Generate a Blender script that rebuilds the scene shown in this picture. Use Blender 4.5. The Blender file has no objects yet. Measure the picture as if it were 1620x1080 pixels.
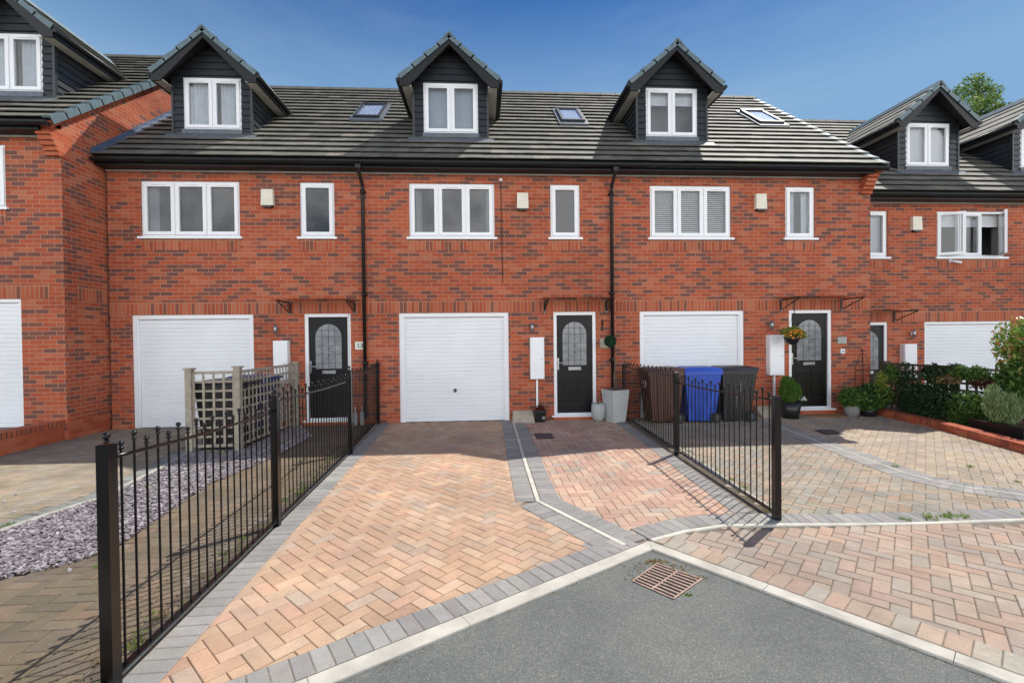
import bpy, math, random
from mathutils import Vector, Matrix
C = bpy.context.scene.collection
PI = math.pi
rnd = random.Random(7)

# ------------------------------------------------------------------ materials
MATS = {}
def new_mat(name):
    m = bpy.data.materials.new(name); m.use_nodes = True
    nt = m.node_tree; nt.nodes.clear()
    out = nt.nodes.new('ShaderNodeOutputMaterial')
    MATS[name] = m
    return m, nt, out
def N(nt, t, **kw):
    n = nt.nodes.new(t)
    for k, v in kw.items():
        if k.startswith('i_'):
            key = k[2:].replace('_', ' ')
            n.inputs[key].default_value = v
        else: setattr(n, k, v)
    return n
def principled(nt, out, rough=.6, metal=0, spec=.5):
    b = N(nt, 'ShaderNodeBsdfPrincipled'); b.inputs['Roughness'].default_value = rough
    b.inputs['Metallic'].default_value = metal; b.inputs['Specular IOR Level'].default_value = spec
    nt.links.new(b.outputs[0], out.inputs[0]); return b
def ramp(nt, stops, interp='LINEAR'):
    r = N(nt, 'ShaderNodeValToRGB'); cr = r.color_ramp; cr.interpolation = interp
    while len(cr.elements) < len(stops): cr.elements.new(.5)
    for e, (p, c) in zip(cr.elements, stops): e.position = p; e.color = (*c, 1)
    return r
def noise(nt, vec, scale, detail=4, rough=.55):
    n = N(nt, 'ShaderNodeTexNoise'); n.inputs['Scale'].default_value = scale; n.inputs['Detail'].default_value = detail
    n.inputs['Roughness'].default_value = rough
    if vec is not None: nt.links.new(vec, n.inputs['Vector'])
    return n
def mixc(nt, a, b, fac, mode='MIX'):
    m = N(nt, 'ShaderNodeMix', data_type='RGBA', blend_type=mode)
    for s, v in ((6, a), (7, b)):
        if isinstance(v, tuple): m.inputs[s].default_value = (*v, 1)
        else: nt.links.new(v, m.inputs[s])
    if isinstance(fac, (int, float)): m.inputs[0].default_value = fac
    else: nt.links.new(fac, m.inputs[0])
    return m.outputs[2]
def bump(nt, h, bsdf, strength=.3, dist=.01):
    b = N(nt, 'ShaderNodeBump'); b.inputs['Strength'].default_value = strength; b.inputs['Distance'].default_value = dist
    nt.links.new(h, b.inputs['Height']); nt.links.new(b.outputs[0], bsdf.inputs['Normal'])
def simple(name, col, rough=.5, metal=0, spec=.5, var=.12, scale=6, bmp=0, bscale=60):
    m, nt, out = new_mat(name); b = principled(nt, out, rough, metal, spec)
    tc = N(nt, 'ShaderNodeTexCoord')
    n = noise(nt, tc.outputs['Object'], scale, 5)
    r = ramp(nt, [(.3, tuple(c*(1-var) for c in col)), (.7, tuple(min(1, c*(1+var)) for c in col))])
    nt.links.new(n.outputs['Fac'], r.inputs[0]); nt.links.new(r.outputs[0], b.inputs['Base Color'])
    if bmp:
        n2 = noise(nt, tc.outputs['Object'], bscale, 4); bump(nt, n2.outputs['Fac'], b, bmp, .004)
    return m
def brick_mat(name, rot, bw, rh, mortar, offset, stops, mcol, msize=.0055):
    m, nt, out = new_mat(name); b = principled(nt, out, .85, 0, .25)
    uv = N(nt, 'ShaderNodeUVMap'); uv.uv_map = 'UVMap'
    mp = N(nt, 'ShaderNodeMapping'); mp.inputs['Rotation'].default_value = (0, 0, rot)
    nt.links.new(uv.outputs[0], mp.inputs[0])
    wob = noise(nt, mp.outputs[0], 9, 3)
    va = N(nt, 'ShaderNodeVectorMath', operation='SCALE'); va.inputs['Scale'].default_value = .006
    nt.links.new(wob.outputs['Color'], va.inputs[0])
    vb = N(nt, 'ShaderNodeVectorMath', operation='ADD')
    nt.links.new(mp.outputs[0], vb.inputs[0]); nt.links.new(va.outputs[0], vb.inputs[1])
    br = N(nt, 'ShaderNodeTexBrick'); br.offset = offset; br.offset_frequency = 2; br.squash = 1
    br.inputs['Color1'].default_value = (0, 0, 0, 1); br.inputs['Color2'].default_value = (1, 1, 1, 1)
    br.inputs['Mortar'].default_value = (0, 0, 0, 1)
    br.inputs['Scale'].default_value = 1; br.inputs['Mortar Size'].default_value = msize
    br.inputs['Mortar Smooth'].default_value = .25; br.inputs['Bias'].default_value = 0
    br.inputs['Brick Width'].default_value = bw; br.inputs['Row Height'].default_value = rh
    nt.links.new(vb.outputs[0], br.inputs['Vector'])
    r = ramp(nt, stops); bt = noise(nt, mp.outputs[0], .9, 3, .6); bm = N(nt, 'ShaderNodeMath', operation='MULTIPLY_ADD'); bm.inputs[1].default_value = .55; bm.inputs[2].default_value = -.27
    nt.links.new(bt.outputs['Fac'], bm.inputs[0]); ba = N(nt, 'ShaderNodeMath', operation='ADD')
    def mth(op, a, b=None, c=None):
        n = N(nt, 'ShaderNodeMath', operation=op)
        for i, v in enumerate((a, b, c)):
            if v is None: continue
            if isinstance(v, (int, float)): n.inputs[i].default_value = v
            else: nt.links.new(v, n.inputs[i])
        return n.outputs[0]
    sx = N(nt, 'ShaderNodeSeparateXYZ'); nt.links.new(vb.outputs[0], sx.inputs[0])     # one random number per brick
    row = mth('FLOOR', mth('DIVIDE', sx.outputs[1], rh)); od = mth('FLOORED_MODULO', row, 2.0)
    col = mth('FLOOR', mth('DIVIDE', mth('ADD', sx.outputs[0], mth('MULTIPLY_ADD', od, -offset*bw, offset*bw)), bw))
    cx = N(nt, 'ShaderNodeCombineXYZ'); nt.links.new(col, cx.inputs[0]); nt.links.new(row, cx.inputs[1]); cx.inputs[2].default_value = .5
    wn = N(nt, 'ShaderNodeTexWhiteNoise', noise_dimensions='3D'); nt.links.new(cx.outputs[0], wn.inputs['Vector'])
    nt.links.new(wn.outputs['Value'], ba.inputs[0]); nt.links.new(bm.outputs[0], ba.inputs[1])
    nt.links.new(ba.outputs[0], r.inputs[0])
    fine = noise(nt, mp.outputs[0], 55, 6, .7)
    fr = ramp(nt, [(.3, (.72, .72, .72)), (.7, (1.2, 1.2, 1.2))]); nt.links.new(fine.outputs['Fac'], fr.inputs[0])
    c1 = mixc(nt, r.outputs[0], fr.outputs[0], .8, 'MULTIPLY')
    big = noise(nt, mp.outputs[0], .55, 4, .6)
    gr = ramp(nt, [(.25, (.76, .74, .73)), (.5, (1, 1, 1)), (.75, (1.12, 1.14, 1.17))]); nt.links.new(big.outputs['Fac'], gr.inputs[0])
    mc = mixc(nt, tuple(c*.8 for c in mcol), tuple(c*1.15 for c in mcol), fine.outputs['Fac'])
    c2 = mixc(nt, c1, mc, br.outputs['Fac'])
    c3 = mixc(nt, c2, gr.outputs[0], .9, 'MULTIPLY')
    nt.links.new(c3, b.inputs['Base Color'])
    inv = N(nt, 'ShaderNodeMath', operation='MULTIPLY_ADD'); inv.inputs[1].default_value = -1; inv.inputs[2].default_value = 1
    nt.links.new(br.outputs['Fac'], inv.inputs[0])
    ad = N(nt, 'ShaderNodeMath', operation='MULTIPLY_ADD'); ad.inputs[1].default_value = .35
    nt.links.new(fine.outputs['Fac'], ad.inputs[0]); nt.links.new(inv.outputs[0], ad.inputs[2])
    bump(nt, ad.outputs[0], b, .7, .006)
    return m
DK = (.20, .078, .056); OR = (.44, .102, .044); RD = (.355, .076, .038); LT = (.44, .145, .078); BR = (.23, .078, .052)
BST = [(0, (.155, .068, .057)), (.2, DK), (.27, BR), (.34, RD), (.5, OR), (.72, RD), (.88, LT), (1, OR)]
brick_mat('brick', 0, .225, .075, 1, .5, BST, (.46, .235, .155), .006)
brick_mat('brick_upright', PI/2, .24, .075, 1, 0, [(0, DK), (.17, BR), (.28, RD), (.6, OR), (1, LT)], (.42, .22, .14), .0085)
brick_mat('brick_plain', 0, .225, .075, 1, .5, [(0, RD), (.5, OR), (1, LT)], (.45, .15, .075), .004)
brick_mat('brick_edge', PI/2, .34, .075, 1, 0, [(0, (.22, .06, .04)), (.5, (.36, .09, .05)), (1, (.45, .12, .06))], (.3, .13, .08))

def tile_mat(name, w, gauge, light):
    m, nt, out = new_mat(name); b = principled(nt, out, .72, 0, .35)
    at = N(nt, 'ShaderNodeAttribute'); at.attribute_name = 'Col'
    tc = N(nt, 'ShaderNodeTexCoord')
    n1 = noise(nt, tc.outputs['Object'], 3.5, 6, .7); n2 = noise(nt, tc.outputs['Object'], 45, 4, .7)
    r1 = ramp(nt, [(.35, (.7, .72, .66)), (.6, (1.1, 1.08, 1.02)), (.75, (1.5, 1.45, 1.3))]); nt.links.new(n1.outputs['Fac'], r1.inputs[0])
    r2 = ramp(nt, [(.3, (.7, .7, .7)), (.7, (1.25, 1.25, 1.25))]); nt.links.new(n2.outputs['Fac'], r2.inputs[0])
    c = mixc(nt, at.outputs['Color'], r1.outputs[0], .85, 'MULTIPLY'); c = mixc(nt, c, r2.outputs[0], .8, 'MULTIPLY')
    nt.links.new(c, b.inputs['Base Color']); bump(nt, n2.outputs['Fac'], b, .4, .004)
    return m
tile_mat('tile', .33, .32, 1)
simple('verge_tile', (.105, .155, .175), .5, var=.22, scale=9, bmp=.3)
simple('roof_underlay', (.03, .03, .03), .9)
simple('black_plastic', (.009, .0105, .0125), .42, spec=.28, var=.2)
simple('cladding', (.017, .020, .024), .42, var=.2, scale=12, bmp=.15)
simple('soffit_cream', (.5, .48, .44), .5)
simple('lead', (.11, .13, .155), .6, .1, var=.25, scale=14, bmp=.25)
simple('lead_blue', (.10, .14, .22), .45, .3, var=.25, scale=14)
simple('upvc', (.8, .81, .83), .28, var=.02)
simple('garage_white', (.76, .78, .81), .42, var=.045, scale=1.2)
simple('cream_box', (.72, .68, .56), .5, var=.05)
simple('plaster', (.2, .19, .18), .9)
simple('door_black', (.008, .0075, .009), .36, spec=.25, var=.1)
simple('door_relief', (.02, .02, .023), .34, spec=.3, var=.1)
simple('door_olive', (.008, .008, .006), .38, spec=.25, var=.1)
simple('chrome', (.55, .55, .56), .22, 1, var=.05)
simple('steel_grey', (.35, .36, .38), .35, .8, var=.1)
simple('fence_black', (.0022, .0023, .0027), .2, spec=.42, var=.3, scale=25, bmp=.12, bscale=90)
simple('brown_pipe', (.013, .010, .0095), .42, spec=.3)
simple('curtain', (.62, .64, .66), .9, var=.08)
simple('net_curtain', (.34, .40, .45), .9, var=.05)
simple('curtain_grey', (.22, .22, .23), .9)
simple('blind_white', (.72, .72, .72), .6, var=.03)
simple('lead_line', (.03, .032, .035), .4)
simple('frost_dark', (.05, .055, .065), .3)
simple('plate_cream', (.72, .7, .62), .35)
simple('plate_green', (.05, .09, .07), .4)
simple('plate_slate', (.33, .35, .33), .5)
simple('ink', (.01, .012, .012), .4)
simple('kerb_concrete', (.45, .425, .37), .85, var=.2, scale=5, bmp=.35, bscale=110)
simple('edging_pale', (.52, .50, .43), .85, var=.2, scale=6, bmp=.25)
simple('edging_grey', (.34, .335, .29), .9, var=.2, scale=6, bmp=.3)
simple('joint_sand', (.19, .155, .12), .95, var=.35, scale=14)
simple('joint_moss', (.11, .105, .06), .95, var=.4, scale=10)
simple('soil', (.09, .07, .05), .95, var=.5, scale=18, bmp=.5)
simple('far_ground', (.1, .11, .06), .95, var=.3, scale=.3)
simple('slate', (.25, .222, .235), .55, var=.45, scale=30)
simple('slate_dark', (.17, .145, .16), .6, var=.4, scale=30)
simple('slate_pale', (.37, .33, .35), .5, var=.3, scale=30)
simple('timber_grey', (.31, .275, .215), .85, var=.22, scale=12, bmp=.3)
simple('timber_dark', (.05, .04, .03), .85, var=.3, scale=12)
simple('bin_brown', (.085, .032, .02), .42, var=.15, scale=5)
simple('bin_blue', (.02, .075, .43), .38, var=.15, scale=5)
simple('bin_navy', (.012, .03, .16), .4, var=.15, scale=5)
simple('bin_black', (.018, .019, .021), .42, var=.2, scale=5)
simple('rubber', (.012, .012, .012), .7)
simple('bin_mark', (.6, .6, .6), .5)
simple('pot_grey', (.42, .44, .44), .6, var=.06, scale=5, bmp=.1)
simple('pot_grey_round', (.38, .40, .39), .6, var=.06, scale=5)
simple('pot_dark', (.035, .038, .044), .45)
simple('pot_black', (.012, .012, .014), .4)
simple('pot_stone', (.22, .21, .2), .8, var=.2)
simple('stone_slab', (.42, .37, .29), .85, var=.14, scale=7, bmp=.3)
simple('iron_cover', (.05, .05, .055), .55, .3, var=.3, scale=40, bmp=.6, bscale=60)
simple('rust_iron', (.33, .225, .18), .7, .15, var=.4, scale=25, bmp=.3)
simple('mat_coir', (.3, .16, .07), .95, var=.3, scale=60, bmp=.5)
simple('bark', (.12, .085, .06), .9, var=.3, scale=8, bmp=.5)
simple('pit', (.006, .006, .006), .95)
simple('red_flower', (.4, .02, .02), .6)
simple('orange_flower', (.75, .25, .02), .6)
simple('white_flower', (.8, .8, .75), .6)

def leaf_mat(name, cols, rough=.5, trans=.35):
    m, nt, out = new_mat(name)
    at = N(nt, 'ShaderNodeAttribute'); at.attribute_name = 'Col'
    r = ramp(nt, [(i/(len(cols)-1), c) for i, c in enumerate(cols)])
    nt.links.new(at.outputs['Fac'], r.inputs[0])
    b = N(nt, 'ShaderNodeBsdfPrincipled'); b.inputs['Roughness'].default_value = rough; b.inputs['Specular IOR Level'].default_value = .4
    t = N(nt, 'ShaderNodeBsdfTranslucent'); mx = N(nt, 'ShaderNodeMixShader'); mx.inputs[0].default_value = trans
    nt.links.new(r.outputs[0], b.inputs['Base Color']); nt.links.new(r.outputs[0], t.inputs[0])
    nt.links.new(b.outputs[0], mx.inputs[1]); nt.links.new(t.outputs[0], mx.inputs[2]); nt.links.new(mx.outputs[0], out.inputs[0])
leaf_mat('leaf_tree', [(.06, .11, .03), (.13, .22, .05), (.25, .34, .08)])
leaf_mat('leaf_dark', [(.015, .035, .014), (.03, .07, .025), (.06, .11, .03)])
leaf_mat('leaf_topiary', [(.01, .045, .025), (.02, .075, .035), (.035, .11, .05)])
leaf_mat('leaf_conifer', [(.04, .10, .01), (.08, .19, .02), (.14, .28, .03)])
leaf_mat('leaf_mixed', [(.03, .08, .02), (.07, .16, .03), (.16, .28, .05)])
leaf_mat('leaf_yellow', [(.08, .14, .02), (.22, .28, .04), (.45, .4, .06)])
leaf_mat('leaf_photinia', [(.04, .12, .02), (.10, .22, .03), (.2, .34, .06), (.33, .36, .1), (.48, .16, .05)], .3)
leaf_mat('leaf_pale', [(.12, .2, .08), (.22, .32, .13), (.35, .42, .2)])
leaf_mat('leaf_weed', [(.1, .16, .03), (.2, .3, .05), (.3, .36, .1)])
leaf_mat('leaf_dry', [(.14, .1, .04), (.28, .2, .09), (.4, .3, .15)])
leaf_mat('leaf_red', [(.06, .03, .015), (.15, .035, .025), (.26, .05, .03)])

def glass_mat(name, refl, tint, rough=.0):
    m, nt, out = new_mat(name)
    lw = N(nt, 'ShaderNodeLayerWeight'); lw.inputs['Blend'].default_value = .35
    g = N(nt, 'ShaderNodeBsdfGlossy'); g.inputs['Roughness'].default_value = rough
    t = N(nt, 'ShaderNodeBsdfTransparent'); t.inputs[0].default_value = (*tint, 1)
    ma = N(nt, 'ShaderNodeMath', operation='MULTIPLY_ADD'); ma.inputs[1].default_value = .7; ma.inputs[2].default_value = refl; ma.use_clamp = True
    pw = N(nt, 'ShaderNodeMath', operation='POWER'); pw.inputs[1].default_value = 4; lw.inputs['Blend'].default_value = .5
    nt.links.new(lw.outputs['Facing'], pw.inputs[0]); nt.links.new(pw.outputs[0], ma.inputs[0])
    mx = N(nt, 'ShaderNodeMixShader'); nt.links.new(ma.outputs[0], mx.inputs[0])
    nt.links.new(t.outputs[0], mx.inputs[1]); nt.links.new(g.outputs[0], mx.inputs[2]); nt.links.new(mx.outputs[0], out.inputs[0])
glass_mat('glass', .042, (.86, .88, .9))
glass_mat('roof_glass', .06, (.92, .95, 1))
glass_mat('canopy_glass', .01, (.80, .74, .70))
def frosted():
    m, nt, out = new_mat('frosted_glass'); b = principled(nt, out, .22, 0, .8)
    tc = N(nt, 'ShaderNodeTexCoord'); n = noise(nt, tc.outputs['Object'], 5, 3); n2 = noise(nt, tc.outputs['Object'], 70, 3)
    r = ramp(nt, [(.35, (.14, .15, .165)), (.65, (.25, .26, .27))]); nt.links.new(n.outputs['Fac'], r.inputs[0])
    nt.links.new(r.outputs[0], b.inputs['Base Color']); bump(nt, n2.outputs['Fac'], b, .15, .002)
frosted()

def paver_mat(name, moss):
    m, nt, out = new_mat(name); b = principled(nt, out, .86, 0, .25)
    at = N(nt, 'ShaderNodeAttribute'); at.attribute_name = 'Col'
    tc = N(nt, 'ShaderNodeTexCoord')
    f = noise(nt, tc.outputs['Object'], 130, 3, .8); med = noise(nt, tc.outputs['Object'], 11, 5, .65); big = noise(nt, tc.outputs['Object'], 1.1, 5, .6)
    rf = ramp(nt, [(.3, (.78, .78, .78)), (.6, (1.03, 1.03, 1.03)), (.7, (1.7, 1.7, 1.65))]); nt.links.new(f.outputs['Fac'], rf.inputs[0])
    rm = ramp(nt, [(.3, (.9, .89, .88)), (.7, (1.07, 1.07, 1.07))]); nt.links.new(med.outputs['Fac'], rm.inputs[0])
    rb = ramp(nt, [(.32, (.8, .8, .81)), (.68, (1.1, 1.08, 1.05))]); nt.links.new(big.outputs['Fac'], rb.inputs[0])
    c = mixc(nt, at.outputs['Color'], rf.outputs[0], .7, 'MULTIPLY'); c = mixc(nt, c, rm.outputs[0], 1., 'MULTIPLY'); c = mixc(nt, c, rb.outputs[0], 1., 'MULTIPLY')
    if moss:
        mo = noise(nt, tc.outputs['Object'], 2.3, 7, .75); r2 = ramp(nt, [(.45, (0, 0, 0)), (.75, (1, 1, 1))]); nt.links.new(mo.outputs['Fac'], r2.inputs[0])
        mm = N(nt, 'ShaderNodeMath', operation='MULTIPLY'); mm.inputs[1].default_value = moss; nt.links.new(r2.outputs[0], mm.inputs[0])
        c = mixc(nt, c, (.09, .085, .045), mm.outputs[0])
    st = noise(nt, tc.outputs['Object'], .8, 5, .7); rs = ramp(nt, [(.52, (0, 0, 0)), (.7, (.38, .38, .38))]); nt.links.new(st.outputs['Fac'], rs.inputs[0])
    c = mixc(nt, c, (.30, .27, .255), rs.outputs[0])
    v = N(nt, 'ShaderNodeTexVoronoi'); v.inputs['Scale'].default_value = 26
    nt.links.new(tc.outputs['Object'], v.inputs['Vector'])
    rv = ramp(nt, [(.0, (1, 1, 1)), (.085, (1, 1, 1)), (.12, (0, 0, 0))]); nt.links.new(v.outputs['Distance'], rv.inputs[0])
    mv = N(nt, 'ShaderNodeMath', operation='MULTIPLY'); mv.inputs[1].default_value = .22; nt.links.new(rv.outputs[0], mv.inputs[0])
    c = mixc(nt, c, (.7, .68, .63), mv.outputs[0])
    nt.links.new(c, b.inputs['Base Color']); bump(nt, f.outputs['Fac'], b, .5, .003)
paver_mat('paver', 0); paver_mat('paver_mossy', .55); paver_mat('paver_bit_mossy', .25)

def asphalt():
    m, nt, out = new_mat('asphalt'); b = principled(nt, out, .8, 0, .35)
    tc = N(nt, 'ShaderNodeTexCoord')
    v = N(nt, 'ShaderNodeTexVoronoi'); v.inputs['Scale'].default_value = 210; nt.links.new(tc.outputs['Object'], v.inputs['Vector'])
    sep = N(nt, 'ShaderNodeSeparateColor'); nt.links.new(v.outputs['Color'], sep.inputs[0])
    r = ramp(nt, [(0, (.085, .092, .088)), (.55, (.12, .127, .121)), (.88, (.155, .16, .152)), (1, (.25, .25, .235))]); nt.links.new(sep.outputs[0], r.inputs[0])
    big = noise(nt, tc.outputs['Object'], 1.3, 6, .65); rb = ramp(nt, [(.3, (.8, .82, .82)), (.5, (1.02, 1.03, 1.0)), (.7, (1.22, 1.2, 1.14))]); nt.links.new(big.outputs['Fac'], rb.inputs[0])
    c = mixc(nt, r.outputs[0], rb.outputs[0], 1., 'MULTIPLY'); nt.links.new(c, b.inputs['Base Color'])
    d = N(nt, 'ShaderNodeMath', operation='MULTIPLY_ADD'); d.inputs[1].default_value = -1; d.inputs[2].default_value = 1
    nt.links.new(v.outputs['Distance'], d.inputs[0]); bump(nt, d.outputs[0], b, .4, .004)
asphalt()

# ------------------------------------------------------------------ mesh builder
class MB:
    def __init__(s): s.v = []; s.f = []; s.mi = []; s.col = []; s.mats = []; s.sm = []
    def face(s, pts, mat, col=(1, 1, 1), smooth=False):
        i = len(s.v); s.v += [Vector(p) for p in pts]; s.f.append(tuple(range(i, i+len(pts)))); s._m(mat, col, smooth)
    def _m(s, mat, col, smooth=False):
        if mat not in s.mats: s.mats.append(mat)
        s.mi.append(s.mats.index(mat)); s.col.append(col); s.sm.append(smooth)
    def idx(s, verts, faces, mat, col=(1, 1, 1), smooth=False):
        i = len(s.v); s.v += [Vector(p) for p in verts]
        for f in faces: s.f.append(tuple(i+k for k in f)); s._m(mat, col, smooth)
    def box(s, x0, x1, y0, y1, z0, z1, mat, col=(1, 1, 1)):
        s.idx([(x0,y0,z0),(x1,y0,z0),(x1,y1,z0),(x0,y1,z0),(x0,y0,z1),(x1,y0,z1),(x1,y1,z1),(x0,y1,z1)],
              [(0,3,2,1),(4,5,6,7),(0,1,5,4),(1,2,6,5),(2,3,7,6),(3,0,4,7)], mat, col)
    def hexa(s, b, t, mat, col=(1, 1, 1)):   # bottom 4, top 4 (ccw seen from above)
        s.idx(list(b)+list(t), [(3,2,1,0),(4,5,6,7),(0,1,5,4),(1,2,6,5),(2,3,7,6),(3,0,4,7)], mat, col)
    def obox(s, o, ax, ay, az, mat, col=(1, 1, 1)):   # oriented: origin corner + three edge vectors
        o, ax, ay, az = map(Vector, (o, ax, ay, az))
        s.hexa([o, o+ax, o+ax+ay, o+ay], [o+az, o+ax+az, o+ax+ay+az, o+ay+az], mat, col)
    def prism(s, poly, o, u, w, d, mat, col=(1, 1, 1)):   # poly in (u,w) plane extruded by d
        o, u, w, d = map(Vector, (o, u, w, d)); n = len(poly)
        a = [o+u*p[0]+w*p[1] for p in poly]; b = [p+d for p in a]
        s.idx(a+b, [tuple(range(n))[::-1], tuple(range(n, 2*n))] + [(i, (i+1) % n, n+(i+1) % n, n+i) for i in range(n)], mat, col)
    def tube(s, pts, r, mat, seg=8, cap=True, col=(1, 1, 1)):
        pts = [Vector(p) for p in pts]; rs = r if isinstance(r, (list, tuple)) else [r]*len(pts)
        vs = []; prev = None
        for k, p in enumerate(pts):
            d = (pts[min(k+1, len(pts)-1)]-pts[max(k-1, 0)]).normalized()
            if prev is None: a = d.orthogonal().normalized()
            else: a = (prev - d*prev.dot(d)).normalized()
            prev = a; b = d.cross(a)
            vs += [p+(a*math.cos(2*PI*j/seg)+b*math.sin(2*PI*j/seg))*rs[k] for j in range(seg)]
        fs = []
        for k in range(len(pts)-1):
            for j in range(seg): fs.append((k*seg+j, k*seg+(j+1) % seg, (k+1)*seg+(j+1) % seg, (k+1)*seg+j))
        s.idx(vs, fs, mat, col, True)
        if cap:
            i = len(s.v)-len(vs)
            s.f.append(tuple(i+j for j in range(seg))[::-1]); s._m(mat, col)
            s.f.append(tuple(i+(len(pts)-1)*seg+j for j in range(seg))); s._m(mat, col)
    def lathe(s, prof, o, mat, seg=20, axis='Z', col=(1, 1, 1)):
        o = Vector(o); vs = []
        for r, h in prof:
            for j in range(seg):
                a = 2*PI*j/seg; vs.append(o+Vector((r*math.cos(a), r*math.sin(a), h)) if axis == 'Z' else o+Vector((r*math.cos(a), h, r*math.sin(a))))
        n = len(prof); fs = []
        for k in range(n-1):
            for j in range(seg): fs.append((k*seg+j, k*seg+(j+1) % seg, (k+1)*seg+(j+1) % seg, (k+1)*seg+j))
        s.idx(vs, fs, mat, col, True)
        i = len(s.v)-len(vs)
        if prof[0][0] > .001: s.f.append(tuple(i+j for j in range(seg))[::-1]); s._m(mat, col)
        if prof[-1][0] > .001: s.f.append(tuple(i+(n-1)*seg+j for j in range(seg))); s._m(mat, col)
    def sphere(s, o, r, mat, seg=12, rings=7, col=(1, 1, 1)):
        s.lathe([(max(r*math.sin(PI*k/rings), .0005), -r*math.cos(PI*k/rings)) for k in range(rings+1)], o, mat, seg, col=col)
    def build(s, name, parent=None, loc=None):
        off = root_loc(parent) if parent else (Vector(loc) if loc else Vector((0, 0, 0)))
        me = bpy.data.meshes.new(name)
        me.from_pydata([tuple(v-off) for v in s.v], [], s.f)
        for m in s.mats: me.materials.append(MATS[m])
        me.polygons.foreach_set('material_index', s.mi)
        me.polygons.foreach_set('use_smooth', s.sm)
        me.update()
        me.uv_layers.new(name='UVMap'); me.color_attributes.new('Col', 'FLOAT_COLOR', 'CORNER'); uvl = me.uv_layers['UVMap']; ca = me.color_attributes['Col']
        uvs = []; cols = []; Z = Vector((0, 0, 1))
        for p in me.polygons:
            n = p.normal; t = Z.cross(n)
            if t.length < 1e-3: t = Vector((1, 0, 0)); 
            t = t.normalized(); b = n.cross(t)
            if n.z < -.99 or n.z > .99: b = Vector((0, 1, 0))
            c = s.col[p.index]
            for vi in p.vertices:
                w = s.v[vi]; uvs += [w.dot(t), w.dot(b)]; cols += [c[0], c[1], c[2], 1]
        uvl.data.foreach_set('uv', uvs); ca.data.foreach_set('color', cols)
        o = bpy.data.objects.new(name, me); C.objects.link(o)
        if parent: o.parent = parent
        elif loc: o.location = loc
        return o
def root_loc(p):
    while p.parent: p = p.parent
    return Vector(p.location)
def tag(o, label=None, cat=None, group=None, kind=None):
    if label: o['label'] = label
    if cat: o['category'] = cat
    if group: o['group'] = group
    if kind: o['kind'] = kind
    return o
def thing(name, loc, label, cat, group=None):
    o = bpy.data.objects.new(name, None); C.objects.link(o); o.location = loc; o.empty_display_size = .2
    return tag(o, label, cat, group)
def struct(mb, name): return tag(mb.build(name), kind='structure')
def copy_tree(o, parent=None):
    c = o.copy(); C.objects.link(c); c.parent = parent
    for ch in o.children: copy_tree(ch, c)
    return c

# ------------------------------------------------------------------ house parts
def wall_front(mb, x0, x1, z0, z1, Y, holes, depth=.11):
    xs = sorted({x0, x1} | {h[0] for h in holes} | {h[1] for h in holes}); zs = sorted({z0, z1} | {h[2] for h in holes} | {h[3] for h in holes})
    for a, b in zip(xs, xs[1:]):
        for c, d in zip(zs, zs[1:]):
            mx, mz = (a+b)/2, (c+d)/2
            if any(h[0] < mx < h[1] and h[2] < mz < h[3] for h in holes): continue
            mb.face([(a, Y, c), (b, Y, c), (b, Y, d), (a, Y, d)], 'brick')
            mb.face([(a, Y+.3, c), (a, Y+.3, d), (b, Y+.3, d), (b, Y+.3, c)], 'plaster')
    for a, b, c, d in holes:
        Q = Y+depth
        mb.face([(a, Y, c), (a, Y, d), (a, Q, d), (a, Q, c)], 'brick'); mb.face([(b, Q, c), (b, Q, d), (b, Y, d), (b, Y, c)], 'brick')
        mb.face([(a, Q, d), (a, Y, d), (b, Y, d), (b, Q, d)], 'brick'); mb.face([(a, Y, c), (a, Q, c), (b, Q, c), (b, Y, c)], 'brick')
        P = Y+.3
        mb.face([(a, Q, c), (a, Q, d), (a, P, d), (a, P, c)], 'plaster'); mb.face([(b, P, c), (b, P, d), (b, Q, d), (b, Q, c)], 'plaster')
        mb.face([(a, P, d), (a, Q, d), (b, Q, d), (b, P, d)], 'plaster'); mb.face([(a, Q, c), (a, P, c), (b, P, c), (b, Q, c)], 'plaster')

def pane_at(parent, x0, x1, z0, z1, Y, mat='glass', hinge=None, ang=0, name='pane'):
    m = MB(); m.box(x0, x1, Y, Y+.02, z0, z1, mat)
    if hinge is not None: rotz(m, 0, hinge, ang)
    return m.build(name, parent)
def rotz(mb, start, pivot, ang):
    M = Matrix.Rotation(ang, 3, 'Z'); p = Vector(pivot)
    for i in range(start, len(mb.v)):
        w = mb.v[i]-p; mb.v[i] = p+M @ w
def drape(x0, x1, z0, z1, Y, mat, amp=.025, wl=.09, seed=0):
    m = MB(); r = random.Random(seed); n = max(8, int((x1-x0)/.012)); ph = r.random()*6
    P = [(x0+(x1-x0)*i/n, Y+amp*math.sin(ph+2*PI*(x0+(x1-x0)*i/n)/wl+1.3*math.sin(i*.21+ph))) for i in range(n+1)]
    for (a, ya), (b, yb) in zip(P, P[1:]): m.face([(a, ya, z0), (b, yb, z0), (b, yb, z1), (a, ya, z1)], mat, smooth=True)
    return m
def slats(x0, x1, z0, z1, Y, mat, pitch=.05, th=.035):
    m = MB(); z = z1
    m.box(x0, x1, Y-.02, Y+.02, z1-.03, z1, mat)
    while z > z0:
        z -= pitch; m.obox((x0, Y-.018, z-.012), (x1-x0, 0, 0), (0, th, .026), (0, 0, .003), mat)
    return m
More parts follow.
